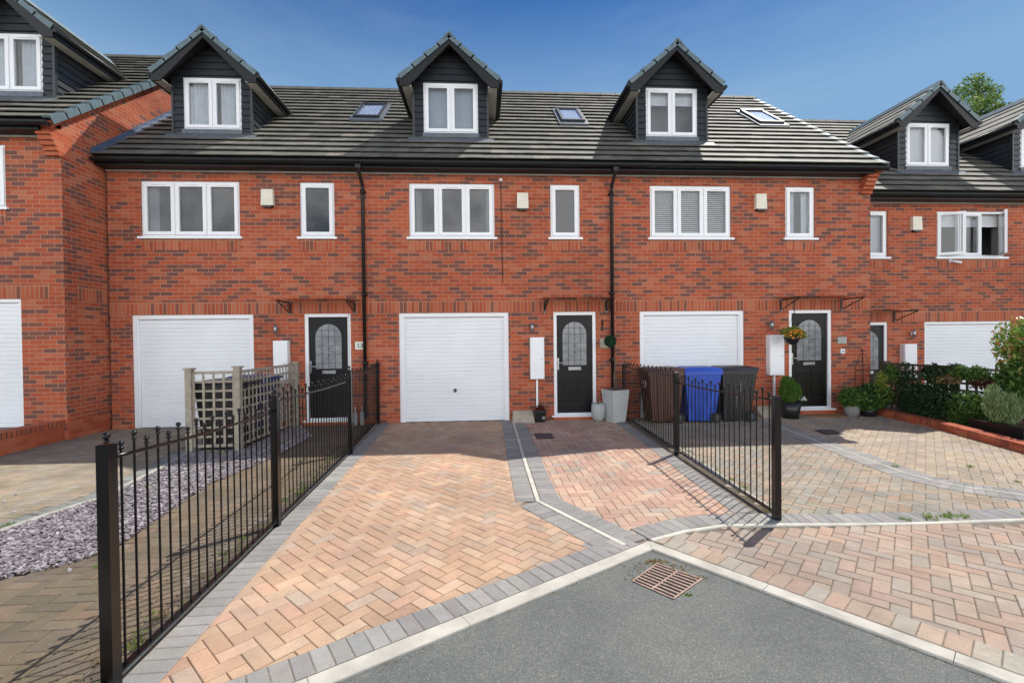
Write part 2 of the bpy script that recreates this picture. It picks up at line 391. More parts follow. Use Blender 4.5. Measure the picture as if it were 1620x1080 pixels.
def window(parent, x0, x1, z0, z1, Y, n, cover=None, sill=True, name='window', openers={}, label=None, seed=1):
    F = .05; m = MB(); yf = Y+.03; yb = Y+.10
    m.box(x0, x1, yf, yb, z1-F, z1, 'upvc'); m.box(x0, x1, yf, yb, z0, z0+F, 'upvc')
    m.box(x0, x0+F, yf, yb, z0+F, z1-F, 'upvc'); m.box(x1-F, x1, yf, yb, z0+F, z1-F, 'upvc')
    M = .045; lw = (x1-x0-2*F-(n-1)*M)/n; lights = []
    for i in range(n):
        a = x0+F+i*(lw+M); lights.append((a, a+lw))
        if i: m.box(a-M, a, yf, yb, z0+F, z1-F, 'upvc')
    S = .063; panes = []
    for i, (a, b) in enumerate(lights):
        A, B, c, d = a-.008, b+.008, z0+F-.008, z1-F+.008; ys = yf-.018; st = len(m.v)
        m.box(A, B, ys, yf+.03, d-S, d, 'upvc'); m.box(A, B, ys, yf+.03, c, c+S, 'upvc')
        m.box(A, A+S, ys, yf+.03, c+S, d-S, 'upvc'); m.box(B-S, B, ys, yf+.03, c+S, d-S, 'upvc')
        m.box((A+B)/2-min(.13, (B-A)*.32), (A+B)/2+min(.13, (B-A)*.32), ys-.012, ys, d-.036, d-.014, 'upvc')
        m.box(A+S, B-S, yf+.012, yf+.014, c+S, c+S+.004, 'rubber')
        if i in openers:
            side, ang = openers[i]; hx = A if side == 'L' else B
            rotz(m, st, (hx, yf, 0), -ang if side == 'L' else ang)
            panes.append((A+S, B-S, c+S, d-S, (hx, yf, 0), -ang if side == 'L' else ang))
        else: panes.append((A+S, B-S, c+S, d-S, None, 0))
    w = m.build(name, parent)
    if label: tag(w, label)
    for p in panes: pane_at(w, p[0], p[1], p[2], p[3], yf+.005, 'glass', p[4], p[5])
    if sill:
        k = MB(); k.box(x0-.05, x1+.05, Y-.045, yf, z0-.03, z0, 'upvc'); k.box(x0-.05, x1+.05, Y-.045, Y-.035, z0-.042, z0-.03, 'upvc'); k.build('sill', w)
    yc = Y+.135
    if cover == 'curtain': drape(x0+.02, x1-.02, z0, z1, yc, 'curtain', seed=seed).build('curtain', w)
    if cover == 'net': drape(x0+.02, x1-.02, z0, z1, yc+.02, 'net_curtain', .006, .3, seed).build('curtain', w)
    if cover == 'side_curtain':
        drape(x0+.03, x0+.24, z0, z1, yc, 'curtain_grey', seed=seed).build('curtain', w)
        drape(x1-.16, x1-.03, z0, z1, yc, 'curtain_grey', seed=seed+1).build('curtain', w)
    if cover == 'voile':
        drape(x0+.04, (x0+x1)/2-.05, z0, z1, yc, 'curtain', .02, .07, seed).build('curtain', w)
        drape((x0+x1)/2+.1, x1-.02, z0, z1, yc, 'curtain', .02, .07, seed).build('curtain', w)
    if cover == 'venetian': slats(x0+.03, x1-.03, z0+.03, z1, yc-.02, 'blind_white', .042).build('blind', w)
    if cover == 'roman':
        b = MB(); z = z1; 
        while z > z0: b.face([(x0+.03, yc-.02, z), (x1-.03, yc-.02, z), (x1-.03, yc+.01, z-.13), (x0+.03, yc+.01, z-.13)], 'blind_white'); z -= .13
        b.build('blind', w)
    if cover == 'half_roller':
        b = MB(); b.box(x0+.03, x1-.03, yc, yc+.01, z1-.32, z1, 'blind_white'); b.box(x0+.03, x1-.03, yc-.005, yc+.015, z1-.335, z1-.32, 'upvc'); b.build('blind', w)
    return w

def garage_door(parent, x0, x1, z0, z1, Y, roller=False):
    F = .07 if not roller else .05; m = MB()
    m.box(x0, x0+F, Y-.005, Y+.1, z0, z1, 'upvc'); m.box(x1-F, x1, Y-.005, Y+.1, z0, z1, 'upvc'); m.box(x0+F, x1-F, Y-.005, Y+.1, z1-F-.01, z1, 'upvc')
    m.box(x0+F, x0+F+.03, Y+.015, Y+.1, z0, z1-F, 'upvc'); m.box(x1-F-.03, x1-F, Y+.015, Y+.1, z0, z1-F, 'upvc')
    fr = m.build('garage_door_frame', parent)
    d = MB(); a, b = x0+F+.03, x1-F-.03; p = .0765; z = z0+.02; top = z1-F-.015; yb = Y+.045
    prof = [(yb, z)]
    while z+p < top+.01:
        prof += [(yb, z+p-.021), (yb+.017, z+p-.013), (yb+.017, z+p-.004), (yb, z+p)]; z += p
    prof.append((yb, top))
    for (y0, c), (y1, e) in zip(prof, prof[1:]): d.face([(a, y0, c), (b, y0, c), (b, y1, e), (a, y1, e)], 'garage_white')
    d.box(a, b, yb+.019, yb+.035, z0, top, 'pit')
    d.box(a, b, yb-.004, yb+.014, z0+.003, z0+.03, 'garage_white')
    dd = d.build('garage_door', parent)
    if not roller:
        h = MB(); cx = (a+b)/2; h.lathe([(.028, 0), (.028, -.006), (.016, -.012), (.012, -.035)], (cx, yb-.001, z0+.62), 'pot_dark', 14, 'Y')
        h.obox((cx-.009, yb-.045, z0+.575), (.018, 0, 0), (0, .012, 0), (0, 0, .07), 'pot_dark'); h.build('handle', dd)
        h2 = MB(); h2.lathe([(.042, 0), (.04, -.003)], (cx, yb, z0+.62), 'steel_grey', 16, 'Y'); h2.build('lock_plate', dd)
    return dd

def front_door(parent, x0, x1, z0, z1, Y, mat='door_black', seed=0):
    F = .065; m = MB()
    m.box(x0, x0+F, Y-.006, Y+.08, z0, z1, 'upvc'); m.box(x1-F, x1, Y-.006, Y+.08, z0, z1, 'upvc'); m.box(x0+F, x1-F, Y-.006, Y+.08, z1-F, z1, 'upvc')
    fr = m.build('door_frame', parent)
    s = MB(); s.box(x0-.05, x1+.05, Y-.09, Y+.06, z0-.035, z0, 'upvc'); s.box(x0+F, x1-F, Y-.02, Y+.06, z0+.001, z0+.035, 'upvc'); s.build('threshold', parent)
    a, b, c, d = x0+F, x1-F, z0+.036, z1-F; yd = Y+.028; W = b-a; cx = (a+b)/2
    s = MB(); s.box(a+.004, b-.004, yd, yd+.045, c, d-.004, mat)
    gw = W*.33; gz0 = c+.97; gz1 = d-.14                                   # raised surround of the arched light
    def arch(w, zb, zt, n=14):
        r = w; P = [(-w, zb), (w, zb)]
        return P+[(r*math.cos(PI*k/n), zt-r+r*math.sin(PI*k/n)) for k in range(n+1)]
    o = (cx, 0, 0)
    s.prism(arch(gw+.035, gz0-.035, gz1+.035), (cx, yd-.008, 0), (1, 0, 0), (0, 0, 1), (0, .009, 0), mat)
    for sx in (-1, 1):                                               # lower moulded panels
        px0, px1 = (cx-gw-.02, cx-.04) if sx < 0 else (cx+.04, cx+gw+.02)
        for (q0, q1) in ((c+.16, c+.76),):
            t = .018
            s.box(px0, px1, yd-.008, yd+.001, q1-t, q1, 'door_relief'); s.box(px0, px1, yd-.008, yd+.001, q0, q0+t, 'door_relief')
            s.box(px0, px0+t, yd-.008, yd+.001, q0+t, q1-t, mat); s.box(px1-t, px1, yd-.008, yd+.001, q0+t, q1-t, mat)
            s.box(px0+.045, px1-.045, yd-.006, yd+.001, q0+.045, q1-.045, mat)
    D = s.build('front_door', parent)
    g = MB(); g.prism(arch(gw, gz0, gz1), (cx, yd-.012, 0), (1, 0, 0), (0, 0, 1), (0, .004, 0), 'frosted_glass')
    yl = yd-.0145
    def line(p, q, w=.0045):
        p = Vector((p[0], yl, p[1])); q = Vector((q[0], yl, q[1])); dd = (q-p).normalized(); nn = Vector((dd.z, 0, -dd.x))*w
        g.obox(p-nn, nn*2, (0, .003, 0), q-p, 'lead_line')
    zt = gz1-gw
    for fx in (-.5, 0, .5):
        zz = zt+math.sqrt(max(0, gw*gw-(fx*gw)**2))-.005; line((cx+fx*gw, gz0), (cx+fx*gw, zz), .004)
    for fz in (.12, .32, .52, .72, .86):
        zz = gz0+(gz1-gz0)*fz; w = gw if zz < zt else math.sqrt(max(0, gw*gw-(zz-zt)**2)); line((cx-w, zz), (cx+w, zz), .004)
    r = random.Random(seed)
    for fx, fz in ((0, .86), (-.5, .86), (.5, .86), (0, .72), (0, .3), (-.5, .52), (.5, .52), (0, .6), (-.5, .25), (.5, .25), (0, .45)):
        px, pz = cx+fx*gw, gz0+(gz1-gz0)*fz; k = .02 if fx else .028
        g.prism([(0, -k), (k*.75, 0), (0, k), (-k*.75, 0)], (px, yl-.001, pz), (1, 0, 0), (0, 0, 1), (0, .003, 0), 'frost_dark' if (fx or fz > .5) else 'lead_line')
    g.build('glass_panel', D)
    l = MB(); zl = c+.9; l.box(cx-.13, cx+.13, yd-.016, yd, zl-.03, zl+.035, 'chrome'); l.box(cx-.11, cx+.11, yd-.022, yd-.016, zl-.018, zl+.022, 'steel_grey'); l.build('letterbox', D)
    h = MB(); hx = a+.03; h.box(hx-.016, hx+.016, yd-.012, yd, c+.88, c+1.12, 'chrome'); h.tube([(hx, yd-.01, c+1.02), (hx, yd-.05, c+1.02), (hx+.12, yd-.05, c+1.018)], .0095, 'chrome', 8)
    h.lathe([(.014, 0), (.013, -.016)], (hx, yd-.012, c+.93), 'chrome', 10, 'Y'); h.build('handle', D)
    st = MB(); st.box(x0-.02, x1+.05, Y-.07, Y-.002, z0-.13, z0-.036, 'brick_plain'); st.build('doorstep', parent)

def soldier(mb, x0, x1, z0, z1, Y): mb.box(x0, x1, Y-.003, Y+.02, z0, z1, 'brick_upright')

TILE = [(.14, .134, .12), (.165, .156, .138), (.12, .117, .108), (.185, .17, .148), (.15, .148, .13), (.21, .19, .162)]
def roof_patch(mb, O, e, s, L, S, gauge=.325, tw=.33, seed=0, phase=0, th=.056, skip=()):
    O, e, s = Vector(O), Vector(e).normalized(), Vector(s).normalized(); n = e.cross(s).normalized()
    if n.z < 0: n = -n
    r = random.Random(seed); k = 0; d = 0
    while d < S-.02:
        g = min(gauge, S-d); off = (phase+(.5*tw if k % 2 else 0)) % tw; u = -off
        while u < L-1e-4:
            a, b = max(u, 0), min(u+tw, L); u += tw
            if b-a < 1e-4: continue
            if any(q[0] < (a+b)/2 < q[1] and q[2] < d+g/2 < q[3] for q in skip): continue
            h = th+r.uniform(-.0025, .0025); hl = r.uniform(.004, .007)
            c = r.choices(TILE, (5, 4, 3, 2, 3, .5))[0]; f = r.uniform(.9, 1.1); c = tuple(x*f for x in c)
            P = lambda uu, dd, hh: O+e*uu+s*dd+n*hh
            t = [P(a+.0015, d, h), P(b-.0015, d, h), P(b-.0015, d+g+.04, hl+.001), P(a+.0015, d+g+.04, hl+.001)]
            q = [P(a+.0015, d+.002, h-.017), P(b-.0015, d+.002, h-.017), P(b-.0015, d+g+.04, hl-.007), P(a+.0015, d+g+.04, hl-.007)]
            mb.idx(q+t, [(3,2,1,0),(4,5,6,7),(0,1,5,4),(1,2,6,5),(3,0,4,7)] if e.cross(s).z > 0 else [(7,6,5,4),(4,5,1,0),(5,6,2,1),(7,4,0,3)], 'tile', c)
        k += 1; d += gauge
def verge(mb, O, s, S, out, gauge=.325, w=.13, drop=.11, first=0):   # cloaked verge: one cap per course, `out` points off the roof
    O, s, out = Vector(O), Vector(s).normalized(), Vector(out).normalized(); n = s.cross(out); n = n if n.z > 0 else -n; d = first
    while d < S-.05:
        g = min(gauge, S-d)
        a = O+s*d-out*(w-.02)+n*.052; b = O+s*(d+g+.03)-out*(w-.02)+n*.022
        A = a+out*w; B = b+out*w
        mb.hexa([a-n*.03, A-n*.03, B-n*.01, b-n*.01], [a, A, B, b], 'verge_tile')
        mb.hexa([A-n*(drop+.02)-out*.012, A-n*(drop+.02)+out*.006, B-n*(drop-.01)+out*.006, B-n*(drop-.01)-out*.012], [A-out*.012+n*.002, A+out*.006+n*.002, B+out*.006+n*.002, B-out*.012+n*.002], 'verge_tile')
        d += gauge

K = .785; CK = 1/math.sqrt(1+K*K); SV = Vector((0, CK, K*CK))
def dormer(parent, cx, Y, dz, cover, Yw, seed):
    hw = .79; zb = 5.55+dz; ze = 7.12+dz; yb = Y+2.4
    m = MB(); rake = .84
    zt = lambda x: 7.93+dz-.10-rake*abs(x)
    wx0, wx1, wz0, wz1 = cx-.58, cx+.58, 6.05+dz, 7.12+dz
    # body: cheeks + back, with boards on the face and on both cheeks
    m.box(cx-hw+.03, cx+hw-.03, Y+.35, yb, zb, ze, 'cladding')
    m.box(cx-hw+.03, wx0, Y+.03, Y+.35, zb, ze, 'cladding'); m.box(wx1, cx+hw-.03, Y+.03, Y+.35, zb, ze, 'cladding')
    m.box(wx0, wx1, Y+.03, Y+.35, zb, wz0-.002, 'cladding'); m.box(wx0, wx1, Y+.03, Y+.35, wz1+.002, ze+.002, 'cladding')
    z = 5.95+dz; bh = .135
    def board(xa, xb, z): m.hexa([(xa, Y-.004, z), (xb, Y-.004, z), (xb, Y+.031, z), (xa, Y+.031, z)], [(xa, Y+.018, z+bh), (xb, Y+.018, z+bh), (xb, Y+.031, z+bh), (xa, Y+.031, z+bh)], 'cladding')
    for k in range(14):
        zz = z+k*bh
        if zz > 7.72+dz: break
        if zz < wz1:
            board(cx-hw, wx0, zz); board(wx1, cx+hw, zz)
        else:
            w = min(hw, (7.93+dz-.12-zz)/rake); board(cx-w, cx+w, zz)
    for sx in (-1, 1):
        for k in range(9):
            zz = z+k*bh; x = cx+sx*hw
            if zz+bh > ze: break
            a, b = x+sx*.004, x-sx*.03; c = x-sx*.018
            P = [(a, Y, zz), (a, yb, zz), (b, yb, zz), (b, Y, zz)]; Q = [(c, Y, zz+bh), (c, yb, zz+bh), (b, yb, zz+bh), (b, Y, zz+bh)]
            if sx > 0: P, Q = [P[i] for i in (3, 0, 1, 2)], [Q[i] for i in (3, 0, 1, 2)]
            m.hexa(P, Q, 'cladding')
        m.box(cx+sx*hw-.02, cx+sx*hw+.02, Y-.012, Y+.045, 5.95+dz, ze, 'cladding')
    m.box(wx0-.06, wx0, Y-.012, Y+.03, wz0, wz1, 'cladding') if False else None
    m.prism([(-hw+.03, ze), (hw-.03, ze), (0, 7.80+dz)], (cx, Y+.03, 0), (1, 0, 0), (0, 0, 1), (0, 2.0, 0), 'cladding')
    D = m.build('dormer', parent)
    w = window(D, wx0, wx1, wz0, wz1, Y, 2, cover, sill=False, name='window', seed=seed)
    # lead apron
    a = MB(); a.box(wx0-.02, wx1+.02, Y-.025, Y+.03, wz0-.14, wz0-.003, 'lead')
    a.obox((cx-hw-.12, Y-.26, wz0-.32+.012), (2*hw+.24, 0, 0), (0, .26, .26*K+.008), (0, -.002, .004), 'lead')
    a.build('lead_apron', D)
    # roof planes
    yf = Y-.30; half = 1.03; r = MB(); sl = math.hypot(half, half*rake); Lr = yb+.35-yf
    for sx in (-1, 1):
        O = Vector((cx+sx*half, yf+.01, 7.93+dz-half*rake)); s = Vector((-sx*half, 0, half*rake))
        roof_patch(r, O, (0, 1, 0), s, Lr, sl, .325, .33, seed+sx, th=.03)
        n = Vector((sx*rake, 0, 1)).normalized()
        r.obox(O-n*.03, s, (0, Lr, 0), n*.028, 'roof_underlay')
        verge(r, O+n*.0, s, sl-.02, (0, -1, 0), .345, .12, .085)
    # ridge caps
    y = yf-.03
    while y < yb-.1:
        r.prism([(-.15, -.10), (-.03, .045), (.03, .045), (.15, -.10), (.11, -.10), (0, .02), (-.11, -.10)], (cx, y, 7.93+dz+.025), (1, 0, 0), (0, 0, 1), (0, .44, 0), 'verge_tile'); y += .45
    r.build('dormer_roof', D)
    # bargeboards, soffit, gutters
    bg = MB()
    for sx in (-1, 1):
        p0 = (sx*half, 7.93+dz-half*rake-.015-7); p1 = (0, 7.93+dz-.015-7)
        bg.prism([(p0[0], p0[1]-.02), p1, (0, p1[1]-.15), (sx*(hw+.06), p0[1]-.16), (sx*(half-.01), p0[1]-.165)], (cx, yf+.01, 7), (1, 0, 0), (0, 0, 1), (0, .03, 0), 'black_plastic')
    bg.build('bargeboard', D)
    for sx in (-1, 1):
        so = MB(); xa, xb = sorted((cx+sx*(hw+.005), cx+sx*(half-.04))); zz = 7.93+dz-half*rake-.16
        so.box(xa, xb, yf+.045, yb, zz, zz+.02, 'soffit_cream'); so.build('soffit', D)
    for sx in (-1, 1):
        gu = MB(); x = cx+sx*(half+.005); zz = 7.93+dz-half*rake
        gu.box(min(x, x-sx*.03), max(x, x-sx*.03), yf+.045, yb, zz-.17, zz-.01, 'black_plastic')
        gu.tube([(x+sx*.03, yf+.0, zz-.055), (x+sx*.03, yb, zz-.055)], .042, 'black_plastic', 10); gu.build('gutter', D)

def skylight(parent, x0, x1, Yw, dz, s0=2.70, s1=3.95, tilt=0):
    O = Vector((0, Yw-.31, 5.10+dz)); n = Vector((0, -K*CK, CK)); m = MB()
    def P(x, s, h): return Vector((x, 0, 0))+O+SV*s+n*h
    def bar(xa, xb, sa, sb, h0, h1, mat): m.hexa([P(xa, sa, h0), P(xb, sa, h0), P(xb, sb, h0), P(xa, sb, h0)], [P(xa, sa, h1), P(xb, sa, h1), P(xb, sb, h1), P(xa, sb, h1)], mat)
    bar(x0-.07, x1+.07, s0-.16, s0, .03, .072, 'lead'); bar(x0-.07, x0, s0, s1+.1, .03, .074, 'lead'); bar(x1, x1+.07, s0, s1+.1, .03, .074, 'lead'); bar(x0, x1, s1, s1+.12, .03, .074, 'lead')
    bar(x0, x1, s0, s0+.07, .03, .125, 'pot_dark'); bar(x0, x1, s1-.09, s1, .03, .14, 'pot_dark'); bar(x0, x0+.06, s0+.07, s1-.09, .03, .125, 'pot_dark'); bar(x1-.06, x1, s0+.07, s1-.09, .03, .125, 'pot_dark')
    w = m.build('roof_window', parent)
    m = MB(); bar(x0+.06, x1-.06, s0+.07, s1-.09, .108, .114, 'roof_glass'); m.build('pane', w)
    m = MB(); bar(x0+.061, x1-.061, s0+.071, s1-.091, .088, .094, 'blind_white'); m.build('blind', w)  # white sheet added under the glass to stand in for bright reflected sky

def canopy(parent, x0, x1, z, Y, style):
    g = MB(); g.obox((x0, Y-.66, z-.012), (x1-x0, 0, 0), (0, .65, .03), (0, 0, .006), 'canopy_glass'); c = g.build('door_canopy', parent)
    for x in (x0+.10, x1-.10):
        b = MB(); w = .012
        b.box(x-.014, x+.014, Y-.022, Y, z-.27, z, 'brown_pipe')
        b.box(x-w, x+w, Y-.62, Y-.02, z-.045, z-.02, 'brown_pipe')
        b.tube([(x, Y-.02, z-.25), (x, Y-.3, z-.14), (x, Y-.6, z-.04)], .011, 'brown_pipe', 8)
        b.lathe([(.026, 0), (.026, -.012), (.012, -.02)], (x, Y-.022, z-.25), 'steel_grey', 12, 'Y'); b.lathe([(.026, 0), (.026, -.012), (.012, -.02)], (x, Y-.022, z-.03), 'steel_grey', 12, 'Y')
        if style == 'scroll':
            pts = [(x, Y-.1-.085*(1-t/16)*math.cos(t*.62)-.0, z-.13+.085*(1-t/16)*math.sin(t*.62)) for t in range(15)]
            b.tube(pts, .007, 'brown_pipe', 6)
            b.tube([(x, Y-.33+.05*math.cos(t*.5), z-.09+.045*math.sin(t*.5)) for t in range(13)], .006, 'brown_pipe', 6)
        b.build('bracket', c)

def alarm_box(parent, x, z, Y):
    m = MB(); w, h = .115, .155
    m.hexa([(x-w, Y-.085, z-h), (x+w, Y-.085, z-h), (x+w, Y, z-h), (x-w, Y, z-h)], [(x-w+.006, Y-.075, z+h), (x+w-.006, Y-.075, z+h), (x+w-.006, Y, z+h), (x-w+.006, Y, z+h)], 'cream_box')
    b = m.build('vent_hood', parent); m = MB(); m.prism([(-w+.01, 0), (w-.01, 0), (w*.6, -.035), (-w*.6, -.035)], (x, Y-.08, z-h-.001), (1, 0, 0), (0, 0, 1), (0, .08, 0), 'bin_black'); m.build('vent_grille', b)
def wall_light(parent, x, z, Y):
    m = MB(); m.lathe([(.032, 0), (.032, -.02)], (x-.0, Y, z), 'steel_grey', 12, 'Y'); m.tube([(x, Y-.02, z), (x, Y-.07, z)], .01, 'steel_grey', 8)
    m.lathe([(.03, -.095), (.03, .095)], (x, Y-.085, z), 'steel_grey', 14); m.build('wall_light', parent)
def meter_cupboard(parent, x0, x1, z0, z1, Y, pipe=True):
    m = MB(); m.box(x0, x1, Y-.13, Y, z0, z1, 'cream_box' if False else 'upvc'); m.box(x0+.012, x1-.012, Y-.138, Y-.13, z0+.02, z1-.02, 'upvc')
    b = m.build('meter_cupboard', parent); m = MB(); m.lathe([(.009, 0), (.009, -.006)], (x1-.05, Y-.138, (z0+z1)/2-.02), 'pot_dark', 10, 'Y'); m.build('lock', b)
    if pipe:
        m = MB(); m.box((x0+x1)/2-.018, (x0+x1)/2+.018, Y-.045, Y-.003, .08, z0, 'upvc'); m.build('conduit', parent)
def downpipe(parent, x, Y, dz=0, z0=.12):
    m = MB(); r = .034
    m.tube([(x, Y-.33, 4.99+dz), (x, Y-.33, 4.88+dz), (x, Y-.07, 4.70+dz), (x, Y-.05, 4.62+dz), (x, Y-.05, z0)], r, 'brown_pipe', 12)
    m.box(x-.05, x+.05, Y-.39, Y-.28, 4.90+dz, 4.98+dz, 'brown_pipe')
    for z in (4.55, 2.55, 1.2):
        m.tube([(x, Y-.05, z+dz-.04), (x, Y-.05, z+dz+.04)], r+.009, 'brown_pipe', 12); m.box(x-.06, x+.06, Y-.03, Y-.002, z+dz-.02, z+dz+.02, 'brown_pipe')
    m.build('downpipe', parent)

def digits(mb, text, x, z, Y, h, mat, t=None):
    seg = {'1': [((.35, 0), (.35, 1)), ((.1, .78), (.35, 1)), ((.12, 0), (.6, 0))], '3': [((0, 1), (.6, 1)), ((.6, 1), (.6, 0)), ((.12, .52), (.6, .52)), ((0, 0), (.6, 0))], '5': [((.6, 1), (0, 1)), ((0, 1), (0, .55)), ((0, .55), (.6, .5)), ((.6, .5), (.6, 0)), ((.6, 0), (0, 0))], '2': [((0, 1), (.6, 1)), ((.6, 1), (.6, .5)), ((.6, .5), (0, 0)), ((0, 0), (.6, 0))]}
    t = t or h*.1; cx = x
    for ch in text:
        for (a, b), (c, d) in seg[ch]:
            p = Vector((cx+a*h, Y, z+b*h)); q = Vector((cx+c*h, Y, z+d*h)); u = (q-p).normalized(); nn = Vector((u.z, 0, -u.x))*t
            mb.obox(p-nn-u*t*.6, nn*2, (0, -.003, 0), (q-p)+u*t*1.2, mat)
        cx += h*.95

def house(name, label, x0, x1, Yw, dz, holes, gable_l, gable_r, bands, rx0=None, rx1=None, phase=0, seed=0, pipe=None, z_base=-.05, depth=8.98):
    H = thing(name, ((x0+x1)/2, Yw, 0), label, 'house', 'brick terraced houses in the row')
    m = MB(); zt = 4.94+dz
    wall_front(m, x0, x1, z_base, zt, Yw, holes)
    zr = lambda y: 5.10+dz+K*(min(y, 2*(Yw+4.39)-y)-(Yw-.31))-.05
    for x, g, sgn in ((x0, gable_l, -1), (x1, gable_r, 1)):
        xx = x if g else x-sgn*.1
        P = [(Yw, z_base), (Yw+depth, z_base), (Yw+depth, zt), (Yw+4.39, zr(Yw+4.39)), (Yw, zt+.2)]
        pts = [(xx, y, z) for y, z in P]
        m.face(pts if sgn > 0 else pts[::-1], 'brick')
        m.face([(xx-sgn*.25, y, z) for y, z in (P[::-1] if sgn > 0 else P)], 'plaster')
    m.face([(x1, Yw+depth, z_base), (x0, Yw+depth, z_base), (x0, Yw+depth, zt), (x1, Yw+depth, zt)], 'brick')
    m.box(x0+.12, x1-.12, Yw+3.6, Yw+3.7, z_base, 7.5+dz, 'plaster'); m.box(x0+.12, x1-.12, Yw+.31, Yw+3.6, 2.5+dz, 2.6+dz, 'plaster'); m.box(x0+.12, x1-.12, Yw+.31, Yw+3.6, 4.8+dz, 4.9+dz, 'plaster')
    for (a, b, c, d, k) in bands:
        if k == 's': soldier(m, a, b, c, d, Yw)
        else: m.box(a, b, Yw-.02, Yw+.02, c, d, 'brick_plain')
    for x, g, sgn in ((x0, gable_l, -1), (x1, gable_r, 1)):      # stepped kneeler under the verge + oversailing course up the rake
        if not g: continue
        for k in range(6):
            z = 4.60+dz+k*.075; dpt = .05+.042*min(k, 4); a, b = sorted((x-sgn*.225, x+sgn*.004))
            m.box(a, b, Yw-dpt, Yw+.20, z+.001, z+.074, 'brick_plain')
        o = Vector((x, Yw-.25, zr(Yw-.25)-.12)); l = 4.64/CK
        m.obox(o if sgn > 0 else o-Vector((.06, 0, 0)), (.06, 0, 0), SV*l, (0, 0, .13), 'brick_plain')
    W = m.build('wall', H)
    a, b = (x0 if rx0 is None else rx0), (x1 if rx1 is None else rx1)
    r = MB(); S = 4.70/CK; O = Vector((a, Yw-.31, 5.10+dz))
    roof_patch(r, O, (1, 0, 0), SV, b-a, S, seed=seed, phase=(a+30-phase) % .33)
    r.obox(O-Vector((0, 0, .05))+SV*.08, (b-a, 0, 0), SV*(S-.1), (0, 0, .045), 'roof_underlay')
    back = Vector((0, -CK, K*CK)); Ob = Vector((a, Yw-.31+9.4, 5.10+dz)); r.obox(Ob, (b-a, 0, 0), back*S, (0, 0, .03), 'tile', (.11, .11, .1))
    x = a
    while x < b-.05:
        L = min(.44, b-x); r.prism([(-.13, -.085), (-.04, .035), (.04, .035), (.13, -.085)], (x+.003, Yw+4.39, 8.79+dz+.04), (0, 1, 0), (0, 0, 1), (L-.006, 0, 0), 'tile', (.11, .11, .105)); x += .45
    if gable_r: verge(r, O+Vector((b-a, 0, 0)), SV, S, (1, 0, 0))
    if gable_l: verge(r, O, SV, S, (-1, 0, 0))
    r.build('roof', H)
    f = MB(); f.box(a+(.06 if gable_l else 0), b-(.23 if gable_r else 0), Yw-.27, Yw-.004, 4.95+dz, 5.09+dz, 'black_plastic'); f.build('fascia', H)
    g = MB(); ga, gb = (a+.02 if gable_l else a), (b-.02 if gable_r else b); n = 8
    for k in range(n):
        t0, t1 = PI+PI*k/n, PI+PI*(k+1)/n; yc, zc, R = Yw-.335, 5.05+dz, .062
        g.face([(ga, yc+R*math.cos(t0), zc+R*math.sin(t0)), (gb, yc+R*math.cos(t0), zc+R*math.sin(t0)), (gb, yc+R*math.cos(t1), zc+R*math.sin(t1)), (ga, yc+R*math.cos(t1), zc+R*math.sin(t1))][::-1], 'black_plastic', smooth=True)
    for xx in (ga, gb): g.prism([(.062*math.cos(PI+PI*k/n), .062*math.sin(PI+PI*k/n)) for k in range(n+1)], (xx-.003, Yw-.335, 5.05+dz), (0, 1, 0), (0, 0, 1), (.006, 0, 0), 'black_plastic')
    g.build('gutter', H)
    t = MB(); t.box(a+(.16 if gable_l else 0), b-(.3 if gable_r else 0), Yw-.03, Yw-.001, 4.918+dz, 4.945+dz, 'soffit_cream'); t.build('trim_strip', H)
    if pipe is not None: downpipe(H, pipe, Yw, dz)
    return H

HD = 2.18; Y0 = 9.41
def winbands(ws, dz): return [(a-.0, b, 3.68+dz-.255, 3.68+dz-.043, 's') for a, b in ws]

# --- number 13, left of the middle
xa, xb = -7.13, -2.30
holes = [(-6.73, -4.47, -.02, HD), (-3.50, -2.61, -.02, HD), (-6.52, -4.69, 3.68, 4.75), (-3.55, -2.89, 3.68, 4.75)]
h13 = house('terraced_house', 'brick house numbered 13 with wide garage behind the trellis bin store', xa, xb, Y0, 0, holes, False, False,
            [(xa, xb, HD+.002, 2.42, 's')]+winbands([(-6.52, -4.69), (-3.55, -2.89)], 0), seed=11, pipe=-2.33)
window(h13, -6.52, -4.69, 3.68, 4.75, Y0, 3, 'side_curtain', seed=3); window(h13, -3.55, -2.89, 3.68, 4.75, Y0, 1, None)
garage_door(h13, -6.73, -4.47, 0, HD, Y0+.03); front_door(h13, -3.50, -2.61, .09, HD, Y0+.02)
dormer(h13, -5.56, 10.13, 0, 'voile', Y0, 21); skylight(h13, -2.97, -2.36, Y0, 0, 2.72, 3.95)
canopy(h13, -3.86, -2.42, 2.43, Y0, 'scroll'); alarm_box(h13, -4.14, 4.43, Y0); wall_light(h13, -4.02, 1.88, Y0)
meter_cupboard(h13, -4.05, -3.78, .84, 1.66, Y0)
m = MB(); m.box(-2.525, -2.325, Y0-.02, Y0-.002, 1.47, 1.62, 'plate_cream'); p13 = m.build('number_plate', h13)
m = MB(); digits(m, '13', -2.485, 1.513, Y0-.021, .066, 'plate_green'); m.build('numerals', p13)

